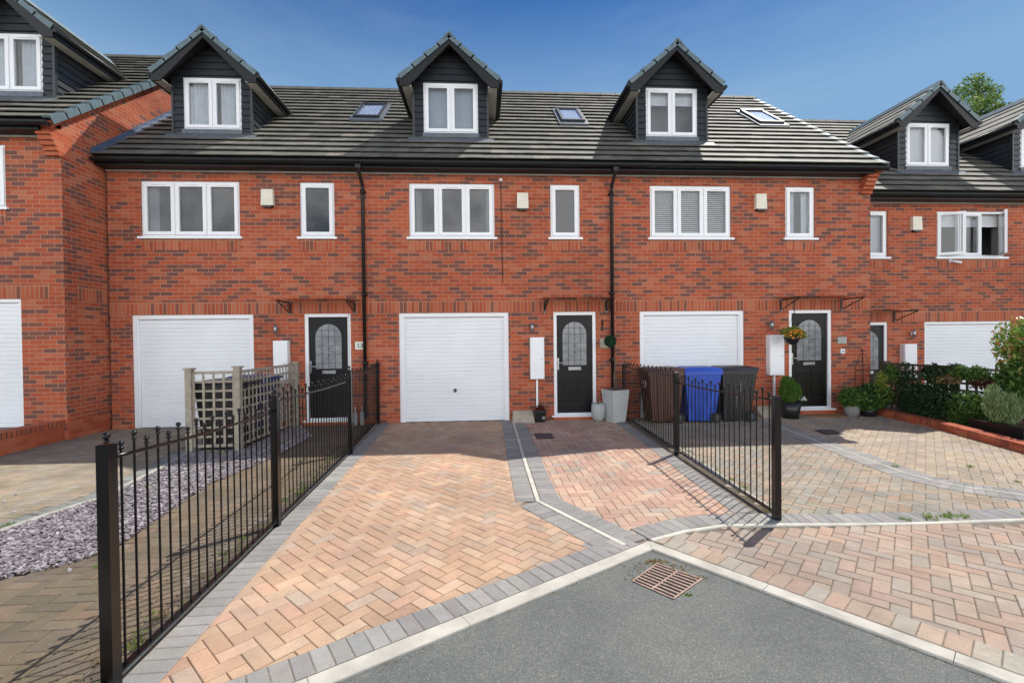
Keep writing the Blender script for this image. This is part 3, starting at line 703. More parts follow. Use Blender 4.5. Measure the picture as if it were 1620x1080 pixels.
# --- middle house
xa, xb = -2.30, 2.64
holes = [(-1.67, .51, -.02, HD), (1.42, 2.29, -.02, HD), (-1.44, .25, 3.68, 4.75), (1.38, 1.98, 3.68, 4.75)]
hC = house('terraced_house', 'middle brick house with ribbed white garage and black door beside grey planters', xa, xb, Y0, 0, holes, False, False,
           [(xa, xb, HD+.002, 2.42, 's')]+winbands([(-1.44, .25), (1.38, 1.98)], 0), seed=12, pipe=2.62)
window(hC, -1.44, .25, 3.68, 4.75, Y0, 3, 'side_curtain', seed=8); window(hC, 1.38, 1.98, 3.68, 4.75, Y0, 1, None)
garage_door(hC, -1.67, .51, 0, HD, Y0+.03); front_door(hC, 1.42, 2.29, .09, HD, Y0+.02, seed=2)
dormer(hC, -.64, 10.13, 0, 'net', Y0, 22); skylight(hC, 1.93, 2.50, Y0, 0, 2.68, 3.86)
canopy(hC, 1.14, 2.60, 2.43, Y0, 'scroll'); alarm_box(hC, .815, 4.40, Y0); wall_light(hC, .98, 1.87, Y0)
meter_cupboard(hC, .93, 1.21, .84, 1.67, Y0)
m = MB(); m.tube([(.385, Y0-.012, 4.80), (.39, Y0-.012, 3.8), (.40, Y0-.012, 2.78)], .0055, 'rubber', 6); m.box(.36, .41, Y0-.03, Y0-.002, 4.80, 4.85, 'upvc'); m.build('cable', hC)
m = MB(); m.box(2.37, 2.55, Y0-.015, Y0-.002, 1.44, 1.63, 'stone_slab'); m.build('wall_plaque', hC)

# --- right of the middle
xa, xb = 2.64, 8.17
holes = [(3.20, 5.41, -.02, HD), (6.38, 7.31, -.02, HD), (3.43, 5.14, 3.68, 4.75), (6.31, 6.95, 3.68, 4.75)]
hR = house('terraced_house', 'brick house behind the three bins with venetian blinds upstairs and hanging basket', xa, xb, Y0, 0, holes, False, True,
           [(xa, xb, HD+.002, 2.42, 's')]+winbands([(3.43, 5.14), (6.31, 6.95)], 0), rx1=8.27, seed=13)
window(hR, 3.43, 5.14, 3.68, 4.75, Y0, 3, 'venetian'); window(hR, 6.31, 6.95, 3.68, 4.75, Y0, 1, 'voile', seed=4)
garage_door(hR, 3.20, 5.41, 0, HD, Y0+.03); front_door(hR, 6.38, 7.31, .12, HD, Y0+.02, 'door_olive', 3)
dormer(hR, 4.20, 10.13, 0, 'half_roller', Y0, 23); skylight(hR, 6.93, 7.55, Y0, 0, 2.86, 4.05)
canopy(hR, 6.10, 7.62, 2.43, Y0, 'plain'); alarm_box(hR, 5.75, 4.42, Y0); wall_light(hR, 5.96, 1.87, Y0)
meter_cupboard(hR, 5.88, 6.19, .84, 1.67, Y0)
m = MB(); m.box(7.44, 7.63, Y0-.016, Y0-.002, 1.47, 1.61, 'plate_slate'); pr = m.build('number_plate', hR)
m = MB(); m.box(7.47, 7.60, Y0-.018, Y0-.016, 1.578, 1.583, 'pot_stone'); m.box(7.49, 7.60, Y0-.018, Y0-.016, 1.545, 1.55, 'pot_stone'); m.build('faint_lines', pr)  # two faint lines added in place of unreadable characters
m = MB(); m.box(7.495, 7.575, Y0-.04, Y0-.002, 1.26, 1.36, 'upvc'); m.lathe([(.016, 0), (.015, -.004)], (7.535, Y0-.04, 1.31), 'pot_dark', 12, 'Y'); m.build('doorbell', hR)

# --- set back, lower, far right
Y1 = 10.3; dz = -.25; xa, xb = 8.0, 13.2
holes = [(8.47, 9.36, -.3, HD+dz), (10.27, 12.44, -.3, HD+dz), (8.71, 9.36, 3.68+dz, 4.75+dz), (10.57, 12.27, 3.68+dz, 4.75+dz)]
hRR = house('terraced_house', 'lower set back brick house at right with two window sashes swung open', xa, xb, Y1, dz, holes, False, False,
            [(xa, xb, HD+dz+.002, 2.42+dz, 's')]+winbands([(8.71, 9.36), (10.57, 12.27)], dz), seed=14, z_base=-.3)
window(hRR, 10.57, 12.27, 3.68+dz, 4.75+dz, Y1, 3, 'half_roller', openers={0: ('L', math.radians(24)), 2: ('R', math.radians(48))})
window(hRR, 8.71, 9.36, 3.68+dz, 4.75+dz, Y1, 1, 'roman')
garage_door(hRR, 10.27, 12.44, -.22, HD+dz, Y1+.03, True); front_door(hRR, 8.47, 9.36, -.17, HD+dz, Y1+.02, seed=5)
dormer(hRR, 11.08, 11.02, dz, 'roman', Y1, 24)
canopy(hRR, 8.15, 9.62, 2.20, Y1, 'plain'); alarm_box(hRR, 10.02, 4.20, Y1); wall_light(hRR, 9.93, 1.66, Y1); meter_cupboard(hRR, 9.66, 9.96, .62, 1.42, Y1, False)
m = MB(); m.tube([(11.02, Y1-.16, 3.28), (10.90, Y1-.02, 3.34)], .03, 'upvc', 10); m.lathe([(.04, 0), (.04, -.02)], (10.90, Y1, 3.34), 'upvc', 12, 'Y'); m.build('security_camera', hRR)
# --- the next one on, only its left dormer in view
xa, xb = 13.2, 18.4
holes = [(13.95, 16.1, 3.68+dz, 4.75+dz)]
hE = house('terraced_house', 'end house past the right frame edge, only roof and dormer cheek showing', xa, xb, Y1, dz, holes, False, True,
           [(xa, xb, HD+dz+.002, 2.42+dz, 's')], rx1=18.5, seed=15, z_base=-.3)
window(hE, 13.95, 16.1, 3.68+dz, 4.75+dz, Y1, 3, None); dormer(hE, 14.12, 11.02, dz, 'voile', Y1, 25)
# --- projecting house at the left edge
Y2 = 8.5; dz = .25; xa, xb = -12.4, -7.17
holes = [(-10.08, -7.88, .1, HD+dz), (-9.78, -8.08, 3.73+dz, 4.80+dz)]
hL = house('terraced_house', 'projecting brick house at left edge with sunlit gable side wall', xa, xb, Y2, dz, holes, False, True,
           [(xa, xb-.22, HD+dz+.002, 2.42+dz, 's'), (-9.78, -8.08, 3.73+dz-.255, 3.73+dz-.043, 's')], rx1=-7.07, seed=16)
window(hL, -9.78, -8.08, 3.73+dz, 4.80+dz, Y2, 3, None); garage_door(hL, -10.08, -7.88, .22, HD+dz, Y2+.03, True); dormer(hL, -8.66, 9.22, dz, 'voile', Y2, 26)
m = MB(); m.box(-7.168, -7.14, Y2-.02, Y0-.02, 0, .33, 'brick_plain')
m.build('plinth', hL); m = MB(); m.box(-7.169, -7.166, Y2+.25, Y0, HD+.24, 2.66, 'brick_upright'); m.build('soldier_band', hL)
# lead stepped flashing where the main roof meets the gable
m = MB(); s = 0
while s < 4.6:
    o = Vector((-7.165, Y0-.31+CK*s, 5.10+K*CK*s)); m.obox(o+Vector((0, 0, .03)), (.008, 0, 0), SV*.16, (0, 0, .10), 'lead_blue'); m.obox(o+Vector((.002, 0, .045)), (.13, 0, 0), SV*.16, (0, 0, .006), 'lead_blue'); s += .165
m.build('stepped_flashing', h13)

# ------------------------------------------------------------------ ground
def pip(p, poly):
    x, y = p; c = False; n = len(poly)
    for i in range(n):
        x1, y1 = poly[i]; x2, y2 = poly[(i+1) % n]
        if (y1 > y) != (y2 > y) and x < (x2-x1)*(y-y1)/(y2-y1)+x1: c = not c
    return c
def block(mb, c, u, v, lu, lv, z, mat, col, ch=.0045, j=.0035):
    c = Vector((c[0], c[1], 0)); u = Vector((u[0], u[1], 0)); v = Vector((v[0], v[1], 0)); a, b = lu/2-j/2, lv/2-j/2
    tz = rnd.uniform(-.0009, .0009); P = [(-1, -1), (1, -1), (1, 1), (-1, 1)]
    lo = [c+u*(a*p)+v*(b*q)+Vector((0, 0, z-.012)) for p, q in P]
    mid = [c+u*(a*p)+v*(b*q)+Vector((0, 0, z-ch*.8+tz)) for p, q in P]
    tx, ty = rnd.uniform(-.0008, .0008), rnd.uniform(-.0008, .0008)
    top = [c+u*((a-ch)*p)+v*((b-ch)*q)+Vector((0, 0, z+tz+tx*p+ty*q)) for p, q in P]
    fs = []
    for o in (0, 4):
        for i in range(4): fs.append((o+i, o+(i+1) % 4, o+4+(i+1) % 4, o+4+i))
    fs.append((8, 9, 10, 11)); mb.idx(lo+mid+top, fs, mat, col)
def pick(pal):
    c = rnd.choices([p[0] for p in pal], [p[1] for p in pal])[0]; f = rnd.uniform(.9, 1.1); return tuple(x*f*rnd.uniform(.98, 1.02) for x in c)
def herring(mb, poly, ang, pal, mat, z=0, L=.2, org=(0, 0), j=.004, mir=False):
    J = j
    W = L/2; u = (math.cos(ang), math.sin(ang)); v = (u[1], -u[0]) if mir else (-u[1], u[0])
    xs = []; ys = []
    for p in poly: q = (p[0]-org[0], p[1]-org[1]); xs.append(q[0]*u[0]+q[1]*u[1]); ys.append(q[0]*v[0]+q[1]*v[1])
    for i in range(int(min(xs)/W)-2, int(max(xs)/W)+3):
        for j in range(int(min(ys)/W)-2, int(max(ys)/W)+3):
            d = (i-j) % 4
            if d == 0: cx, cy, lu, lv = (i+1)*W, (j+.5)*W, L, W
            elif d == 3: cx, cy, lu, lv = (i+.5)*W, (j+1)*W, W, L
            else: continue
            P = (org[0]+cx*u[0]+cy*v[0], org[1]+cx*u[1]+cy*v[1])
            if pip(P, poly): block(mb, P, u, (-u[1], u[0]), lu, lv, z, mat, pick(pal), j=J)
def qblock(mb, P, z, mat, col, ch=.0055, j=.0018):
    P = [Vector((p[0], p[1], 0)) for p in P]; c = sum(P, Vector())/4; tz = rnd.uniform(-.0009, .0009)
    def shr(p, e): d = p-c; return c+d*(1-e*1.41/max(d.length, .01))
    lo = [shr(p, j)+Vector((0, 0, z-.012)) for p in P]; mid = [shr(p, j)+Vector((0, 0, z-ch*.8+tz)) for p in P]; top = [shr(p, j+ch)+Vector((0, 0, z+tz)) for p in P]
    fs = [(o+i, o+(i+1) % 4, o+4+(i+1) % 4, o+4+i) for o in (0, 4) for i in range(4)]+[(8, 9, 10, 11)]
    area = sum(P[i].x*P[(i+1) % 4].y-P[(i+1) % 4].x*P[i].y for i in range(4))
    if area < 0: lo, mid, top = lo[::-1], mid[::-1], top[::-1]
    mb.idx(lo+mid+top, fs, mat, col)
def strip(mb, pts, w, side, pal, mat, z=.0055, step=.1, off=0, smooth=False):
    """soldier course of blocks on one side (left +1 / right -1) of a polyline"""
    P = [Vector(p) for p in pts]
    if smooth:                                   # resample by a Catmull-Rom curve, wedge-shaped blocks
        Q = []
        for i in range(len(P)-1):
            a, b, c, d = P[max(i-1, 0)], P[i], P[i+1], P[min(i+2, len(P)-1)]; k = max(1, round((c-b).length/step))
            for q in range(k):
                t = q/k; Q.append(.5*((2*b)+(c-a)*t+(2*a-5*b+4*c-d)*t*t+(3*b-a-3*c+d)*t**3))
        Q.append(P[-1]); nn = []
        for i in range(len(Q)): d = (Q[min(i+1, len(Q)-1)]-Q[max(i-1, 0)]).normalized(); nn.append(Vector((-d.y, d.x))*side)
        for i in range(len(Q)-1): mb.face([(*(Q[i]+nn[i]*off), z-.0035), (*(Q[i+1]+nn[i+1]*off), z-.0035), (*(Q[i+1]+nn[i+1]*(off+w)), z-.0035), (*(Q[i]+nn[i]*(off+w)), z-.0035)], 'joint_sand'); qblock(mb, [Q[i]+nn[i]*off, Q[i+1]+nn[i+1]*off, Q[i+1]+nn[i+1]*(off+w), Q[i]+nn[i]*(off+w)], z, mat, pick(pal))
        return
    prev = None
    for (a, b) in zip(P, P[1:]):
        L = (b-a).length; d = (b-a)/L; n = Vector((-d.y, d.x))*side; k = max(1, round(L/step)); s = L/k
        mb.face([(*(a+n*off), z-.0035), (*(b+n*off), z-.0035), (*(b+n*(off+w)), z-.0035), (*(a+n*(off+w)), z-.0035)], 'joint_sand')
        if prev is not None and prev.dot(d)*1 < .999 and (n.dot(prev) < 0):
            mm = (pn+n)/(1+pn.dot(n)); qblock(mb, [a+pn*off, a+pn*(off+w), a+mm*(off+w), a+n*(off+w)], z, mat, pick(pal))
        for i in range(k):
            c = a+d*(s*(i+.5))+n*(off+w/2)
            if prev is not None and n.dot(prev) > 0 and False: continue
            block(mb, c, n, d, w, s, z, mat, pick(pal), j=.005)
        prev = d; pn = n
def smoothed(pts, step=.25):
    P = [Vector(p) for p in pts]; Q = []
    for i in range(len(P)-1):
        a, b, c, d = P[max(i-1, 0)], P[i], P[i+1], P[min(i+2, len(P)-1)]; k = max(1, round((c-b).length/step))
        for q in range(k):
            t = q/k; Q.append(.5*((2*b)+(c-a)*t+(2*a-5*b+4*c-d)*t*t+(3*b-a-3*c+d)*t**3))
    return Q+[P[-1]]
def ribbon(mb, pts, w, z0, z1, mat, off=0, joint=.9):
    P = [Vector(p) for p in pts]; N_ = []
    for i, p in enumerate(P):
        d1 = (P[i]-P[i-1]).normalized() if i else (P[1]-P[0]).normalized(); d2 = (P[i+1]-P[i]).normalized() if i < len(P)-1 else d1
        n1, n2 = Vector((-d1.y, d1.x)), Vector((-d2.y, d2.x)); N_.append((n1+n2)/(1+n1.dot(n2)))
    for i in range(len(P)-1):
        a, b, na, nb = P[i], P[i+1], N_[i], N_[i+1]; L = (b-a).length; k = max(1, round(L/joint))
        for q in range(k):
            t0, t1 = q/k+.0016/L, (q+1)/k-.0016/L
            c0, c1 = a.lerp(b, t0), a.lerp(b, t1); sn = Vector((-(b-a).y, (b-a).x))/L; m0, m1 = (na if q == 0 else sn), (nb if q == k-1 else sn)
            A0, A1, B1, B0 = c0+m0*off, c1+m1*off, c1+m1*(off+w), c0+m0*(off+w); e = .006
            i0, i1, j1, j0 = c0+m0*(off+e), c1+m1*(off+e), c1+m1*(off+w-e), c0+m0*(off+w-e)
            mb.hexa([(*A0, z0), (*A1, z0), (*B1, z0), (*B0, z0)], [(*A0, z1-e), (*A1, z1-e), (*B1, z1-e), (*B0, z1-e)], mat)
            mb.hexa([(*A0, z1-e), (*A1, z1-e), (*B1, z1-e), (*B0, z1-e)], [(*i0, z1), (*i1, z1), (*j1, z1), (*j0, z1)], mat)

BUFF = [((.485, .328, .222), 6), ((.50, .348, .242), 4), ((.475, .308, .212), 4), ((.43, .335, .255), 1.8), ((.51, .365, .265), 2), ((.455, .31, .225), 2)]
PINK = [((.49, .325, .25), 5), ((.51, .35, .265), 4), ((.45, .285, .22), 3), ((.42, .345, .29), 1.6), ((.51, .38, .29), 2)]
GREY = [((.285, .278, .268), 4), ((.262, .26, .256), 3), ((.31, .302, .288), 3)]
MIX = [((.37, .295, .225), 4), ((.34, .30, .24), 3), ((.32, .30, .26), 3), ((.39, .285, .21), 1.5), ((.36, .31, .25), 2)]
BROWN = [((.18, .14, .10), 4), ((.16, .13, .098), 3), ((.20, .145, .10), 2)]
OLIVE = [((.32, .27, .20), 4), ((.30, .26, .205), 3), ((.34, .27, .195), 2), ((.31, .275, .225), 2)]

KA = Vector((1.355, 3.79)); KL = Vector((-2.325, -1.42)).normalized(); KR = Vector((1.305, -1.65)).normalized()
kl_far = KA+KL*6.2; kr_far = KA+KR*6.5
fenceL = [(-1.80, 1.2), (-1.84, 2.39), (-1.90, 4.37), (-1.97, 6.98), (-2.09, 9.40)]
fenceR = [(2.62, 4.12), (2.72, 6.5), (2.82, 9.38)]
m = MB(); m.face([(-150, -150, -.12), (150, -150, -.12), (150, 200, -.12), (-150, 200, -.12)], 'far_ground'); struct(m, 'ground')
m = MB(); nx = 60
def fp(p, z): return (p[0], p[1], z)
A = KA+Vector((0, -.10)); m.face([fp(kl_far, -.014), (-14, -1.2, -.014), (-14, -14, -.014), (16, -14, -.014), (16, -3.5, -.014), fp(kr_far, -.014), fp(KA+Vector((-.01, -.05)), -.014)], 'asphalt'); struct(m, 'road')
m = MB()
m.face([(-14, -1.2, -.009), fp(kl_far, -.009), fp(KA, -.009), fp(kr_far, -.009), (16, -3.5, -.009), (16, 10.2, -.009), (-14, 10.2, -.009)], 'joint_sand')
struct(m, 'paving_bed')
m = MB()
ribbon(m, [KA+KL*6.2, KA, KA+KR*6.5], .112, -.06, .004, 'kerb_concrete', off=-.112, joint=.91)
struct(m, 'kerb')

# middle driveway
wl = [(.575, 9.40), (.545, 6.16), (.545, 4.79), (1.13, 3.72)]
kb = lambda d, o: KA+KL*d+Vector((-KL.y, KL.x))*-o       # o metres behind the kerb's back line
m = MB()
herring(m, [(-1.93, 9.38), (-1.84, 6.9), (-1.80, 4.4), (-1.72, 2.35), (-1.70, 2.05), tuple(kb(3.55, .11)), tuple(kb(.45, .11)), (.93, 3.72), (.44, 4.72), (.44, 6.2), (.46, 9.38)], PI/4, BUFF, 'paver')
herring(m, [(.70, 9.38), (.68, 6.2), (.68, 4.82), (1.20, 3.90), (1.62, 4.13), (2.15, 4.2), (2.45, 4.2), (2.60, 6.5), (2.70, 9.38)], 0, PINK, 'paver')
struct(m, 'driveway')
m = MB()
strip(m, [(-1.80, 1.5), (-1.84, 2.39), (-1.90, 4.37), (-1.97, 6.98), (-2.07, 9.39)], .2, -1, GREY, 'paver', off=-.0)
strip(m, [tuple(kb(6.0, 0)), tuple(kb(0.12, 0))], .2, 1, GREY, 'paver', z=.0065)
strip(m, wl, .2, -1, GREY, 'paver', off=.03); strip(m, wl, .2, 1, GREY, 'paver', off=.03)
curve = [(1.37, 3.81), (1.72, 3.955), (2.11, 4.045), (2.67, 4.02), (3.57, 3.95), (4.88, 3.94), (7.5, 3.96), (11, 4.05)]
strip(m, curve, .235, 1, GREY, 'paver', z=.007, off=.008, smooth=True); herring(m, [(.78, 3.52), (1.30, 3.80), (1.62, 4.0), (1.3, 4.15), (.95, 3.95), (.72, 3.75)], math.radians(31), GREY, 'paver', z=-.0005)
strip(m, [(2.62, 4.3), (2.72, 6.5), (2.82, 9.38)], .2, 1, GREY, 'paver', z=.006, off=.06)
struct(m, 'driveway_edging')
m = MB(); ribbon(m, wl, .05, -.05, .010, 'edging_pale', off=-.025, joint=1.0); struct(m, 'marker_strip')
m = MB(); ribbon(m, smoothed(curve, .4), .042, -.05, .012, 'edging_pale', off=-.04, joint=.95); struct(m, 'curved_edging')

# right-hand drives
m = MB(); wr = [(5.46, 8.75), (5.40, 8.30), (5.22, 6.95), (5.17, 6.25), (5.07, 5.35), (5.12, 5.02), (5.25, 4.80), (5.6, 4.5), (6.3, 4.2)]
herring(m, [(2.95, 9.38), (2.85, 6.5), (2.74, 4.15), (6.2, 4.1), (5.4, 4.6), (5.1, 5.0), (5.0, 5.4), (5.12, 6.3), (5.18, 6.95), (5.35, 8.3), (5.42, 9.38)], PI/4, MIX, 'paver_mossy', mir=True, j=.005)
herring(m, [(5.50, 9.38), (5.45, 8.3), (5.28, 6.9), (5.2, 5.4), (5.3, 5.0), (5.6, 4.6), (6.3, 4.2), (10.8, 4.15), (9.6, 5.0), (7.45, 5.2), (7.95, 7.7), (8.15, 9.38)], PI/4, [((.41, .335, .25), 4), ((.44, .355, .27), 3), ((.39, .33, .265), 3), ((.36, .3, .25), 1)], 'paver_bit_mossy')
strip(m, wr, .2, 1, GREY, 'paver', off=.018, smooth=True); strip(m, wr, .2, -1, GREY, 'paver', off=.018, smooth=True)
struct(m, 'right_driveway')
m = MB(); ribbon(m, smoothed(wr, .4), .03, -.05, .010, 'edging_pale', off=-.017, joint=1.2); struct(m, 'thin_edging')
m = MB(); kr = lambda d, o: tuple(KA+KR*d+Vector((-KR.y, KR.x))*o)
herring(m, [kr(.10, .08), kr(6.4, .12), (12, -2.5), (12, 4.0), (7.5, 3.90), (4.88, 3.88), (3.57, 3.88), (2.67, 3.96), (2.11, 3.99), (1.72, 3.92), (1.42, 3.82)], math.radians(46), [((.395, .30, .24), 4), ((.375, .305, .25), 3), ((.36, .31, .262), 3), ((.41, .295, .225), 1.5)], 'paver_bit_mossy', L=.205, j=.0065, mir=True)
strip(m, [kr(.12, 0), kr(6.4, 0)], .2, 1, [((.43, .33, .255), 3), ((.45, .32, .25), 2), ((.38, .345, .29), 2)], 'paver_bit_mossy', z=.0065, step=.112)
struct(m, 'shared_pavement')

# left-hand ground
sl = [(-5.6, 2.0), (-4.72, 3.4), (-4.36, 4.42), (-4.29, 4.83), (-4.15, 5.28), (-4.28, 6.3), (-4.46, 7.4), (-4.55, 9.38)]
sr = [(-5.0, 2.9), (-4.2, 3.1), (-3.51, 3.56), (-3.23, 3.74), (-3.07, 3.92), (-3.06, 4.17), (-3.16, 4.91), (-3.24, 5.7), (-3.14, 6.23), (-3.02, 6.84), (-3.0, 8.3), (-3.45, 9.1), (-3.6, 9.38)]
m = MB()
herring(m, sr[1:]+[(-2.2, 9.38), (-2.15, 7.0), (-2.12, 4.4), (-2.05, 2.6), (-2.0, 1.2), (-4.6, -.2), (-6, 1.2), (-5, 2.85)], 0, BROWN, 'paver_mossy', org=(.03, .02))
struct(m, 'brown_pavement')
m = MB(); herring(m, [(-7.13, 9.38), (-7.23, 8.4), (-7.2, 3.2), (-4.9, 3.3), (-4.62, 4.42), (-4.55, 4.83), (-4.42, 5.3), (-4.5, 6.3), (-4.7, 7.4), (-4.78, 9.38)], 0, OLIVE, 'paver_mossy', org=(.05, 0))
strip(m, sl, .2, 1, [((.25, .26, .255), 3), ((.22, .235, .23), 3)], 'paver_mossy', off=.02); struct(m, 'left_driveway')
m = MB(); ribbon(m, sl, .06, -.05, .03, 'edging_grey', off=-.05, joint=.9); struct(m, 'bed_edging')
m = MB(); m.box(-14, -7.46, 3, Y2+.1, -.05, .215, 'paver_mossy', (.3, .26, .19)); struct(m, 'raised_drive')
# strips of soil by the fences
m = MB()
m.face([(-1.80, .9, -.004), (-1.83, 2.39, -.004), (-1.90, 4.37, -.004), (-1.97, 6.98, -.004), (-2.09, 9.4, -.004), (-2.26, 9.4, -.004), (-2.14, 6.9, -.004), (-2.13, 4.4, -.004), (-2.06, 2.6, -.004), (-2.0, .9, -.004)][::-1], 'soil')
m.face([(2.64, 4.15, -.003), (2.85, 4.15, -.003), (2.98, 6.6, -.003), (3.05, 9.3, -.003), (2.83, 9.38, -.003), (2.73, 6.5, -.003)], 'soil')
m.face([fp(p, -.003) for p in [(8.3, 9.4), (8.0, 7.7), (7.45, 5.0), (10.8, 4.15), (16, 4), (16, 10.3), (8.3, 10.3)]][::-1], 'soil')
m.face([fp(p, -.002) for p in [sl[i] for i in range(1, 8)]+sr[::-1]], 'soil'); struct(m, 'soil_bed')
m = MB(); ribbon(m, [(-1.83, 1.2), (-1.86, 2.39), (-1.925, 4.37), (-1.99, 6.98), (-2.1, 9.3)], .035, -.05, .012, 'edging_grey', off=0, joint=.9)
ribbon(m, [(2.80, 4.2), (2.93, 6.6), (3.03, 9.2)], .045, -.05, .012, 'edging_grey', off=-.0, joint=.9); struct(m, 'thin_kerb')

# slate chippings (nobody could count them)
m = MB(); poly = [sl[i] for i in range(1, 8)]+sr[::-1]; poly = [(x, y) for x, y in poly]
cnt = 0
while cnt < 21000:
    x, y = rnd.uniform(-5.3, -2.95), rnd.uniform(2.6, 9.3)
    if not pip((x, y), poly) or (x < -3.7 and y > 7.35): 
        if rnd.random() < .999: continue
    s = rnd.uniform(.011, .031); a = rnd.random()*PI; tilt = rnd.gauss(0, .22); t2 = rnd.gauss(0, .22); k = rnd.randint(4, 6)
    M = Matrix.Rotation(a, 3, 'Z') @ Matrix.Rotation(tilt, 3, 'X') @ Matrix.Rotation(t2, 3, 'Y'); z = rnd.uniform(.004, .03); h = rnd.uniform(.004, .009)
    pr = [(s*math.cos(2*PI*j/k+rnd.uniform(-.3, .3))*rnd.uniform(.7, 1.1), .6*s*math.sin(2*PI*j/k)*rnd.uniform(.7, 1.15)) for j in range(k)]
    lo = [Vector((x, y, z))+M @ Vector((p[0], p[1], -h)) for p in pr]; hi = [Vector((x, y, z))+M @ Vector((p[0]*.94, p[1]*.94, 0)) for p in pr]
    m.idx(lo+hi, [tuple(range(k, 2*k))]+[(j, (j+1) % k, k+(j+1) % k, k+j) for j in range(k)], rnd.choices(['slate', 'slate_dark', 'slate_pale'], (5, 3, 2.4))[0]); cnt += 1
tag(m.build('slate_chippings'), 'loose purple grey slate chippings filling the bed left of the metal fence', 'slate chippings', kind='stuff')

# ------------------------------------------------------------------ metal fences
def fence(name, label, posts, postz, rails, counts, ball_first):
    F = thing(name, (posts[0][0], posts[0][1], 0), label, 'fence', 'black railings either side of the middle drive')
    def finial(m, x, y, z, r=.0165):
        m.lathe([(.006, -.03), (.0125, -.024), (.0125, -.018), (.006, -.010)], (x, y, z), 'fence_black', 10); m.sphere((x, y, z+.004), r, 'fence_black', 10, 6)
    for i, ((x, y), h) in enumerate(zip(posts, postz)):
        m = MB(); w = .029
        m.box(x-w, x+w, y-w, y+w, -.05, h-.003, 'fence_black'); m.hexa([(x-w, y-w, h-.003), (x+w, y-w, h-.003), (x+w, y+w, h-.003), (x-w, y+w, h-.003)], [(x-w+.004, y-w+.004, h), (x+w-.004, y-w+.004, h), (x+w-.004, y+w-.004, h), (x-w+.004, y+w-.004, h)], 'fence_black')
        if i in ball_first: finial(m, x, y, h+.035, .018)
        m.build('post', F)
    k = 0
    for (p, q), (za, zb), n in zip(zip(posts, posts[1:]), rails, counts):
        p, q = Vector(p), Vector(q); u = (q-p).normalized()
        rl = lambda t: za+(zb-za)*t-.02*math.sin(PI*t)
        m = MB(); m.tube([(*(p.lerp(q, t)), rl(t)) for t in [i/10 for i in range(11)]], .0105, 'fence_black', 8); m.build('top_rail', F)
        m = MB(); a = p+u*.03; b = q-u*.03; nn = Vector((-u.y, u.x))*.02
        m.hexa([(*(a-nn), .055), (*(b-nn), .055), (*(b+nn), .055), (*(a+nn), .055)], [(*(a-nn), .066), (*(b-nn), .066), (*(b+nn), .066), (*(a+nn), .066)], 'fence_black'); m.build('bottom_rail', F)
        for i in range(n):
            t = (i+1)/(n+1); c = p.lerp(q, t); top = rl(t)+(.095 if i % 2 else .055)
            m = MB(); m.tube([(c.x, c.y, .06), (c.x, c.y, top-.02)], .0062, 'fence_black', 8, False); finial(m, c.x, c.y, top, .0145); m.build('baluster', F); k += 1
    return F
fence('railing_fence', 'long black railing fence left of the middle drive beside the slate bed', [(-1.84, 2.39), (-1.90, 4.37), (-1.965, 6.98), (-2.09, 9.36)], [1.21, 1.20, 1.24, 1.22], [(1.14, 1.06), (1.15, 1.08), (1.14, 1.10)], [20, 25, 23], (0, 1, 2, 3))
fence('railing_fence', 'shorter black railing fence in front of the three wheelie bins', [(2.67, 4.12), (2.73, 6.5), (2.83, 9.3)], [1.14, 1.17, 1.12], [(1.10, 1.03), (1.12, 1.07)], [21, 26], ())

# ------------------------------------------------------------------ low walls
def low_wall(label, pts, w, h, side):
    m = MB(); P = [Vector(p) for p in pts]
    for a, b in zip(P, P[1:]):
        d = (b-a); n = Vector((-d.y, d.x)).normalized()*w*side
        m.hexa([(*a, -.05), (*b, -.05), (*(b+n), -.05), (*(a+n), -.05)] if side > 0 else [(*(a+n), -.05), (*(b+n), -.05), (*b, -.05), (*a, -.05)], [(*a, h-.10), (*b, h-.10), (*(b+n), h-.10), (*(a+n), h-.10)] if side > 0 else [(*(a+n), h-.10), (*(b+n), h-.10), (*b, h-.10), (*a, h-.10)], 'brick_plain')
        nn = n.normalized()*.012; a2, b2 = a-nn, b-nn; n2 = n+nn*2; L = d.length; k = int(L/.075)
        for i in range(k):
            s0, s1 = a2.lerp(b2, i/k+.0025), a2.lerp(b2, (i+1)/k-.0025)
            q0 = [(*s0, h-.099), (*s1, h-.099), (*(s1+n2), h-.099), (*(s0+n2), h-.099)]; q1 = [(x, y, h) for x, y, _ in q0]
            if side < 0: q0 = [q0[i] for i in (3, 2, 1, 0)]; q1 = [q1[i] for i in (3, 2, 1, 0)]
            m.hexa(q0, q1, rnd.choice(['brick_plain', 'brick_edge']))
        m.hexa([(*(x), h-.1) for x in (a, b, b+n, a+n)][::side], [(*(x), h-.004) for x in (a, b, b+n, a+n)][::side], 'soil')
    o = m.build('low_brick_wall', loc=(pts[0][0], pts[0][1], 0)); tag(o, label, 'wall')
low_wall('low red brick retaining wall running forward from the left projecting house', [(-7.225, Y2+.0), (-7.225, 3.2)], .22, .335, -1)
low_wall('low brick edging wall along the far right drive in front of the shrubs', [(8.10, 9.38), (7.95, 7.9), (7.50, 6.05), (7.02, 4.1)], .19, .125, 1)

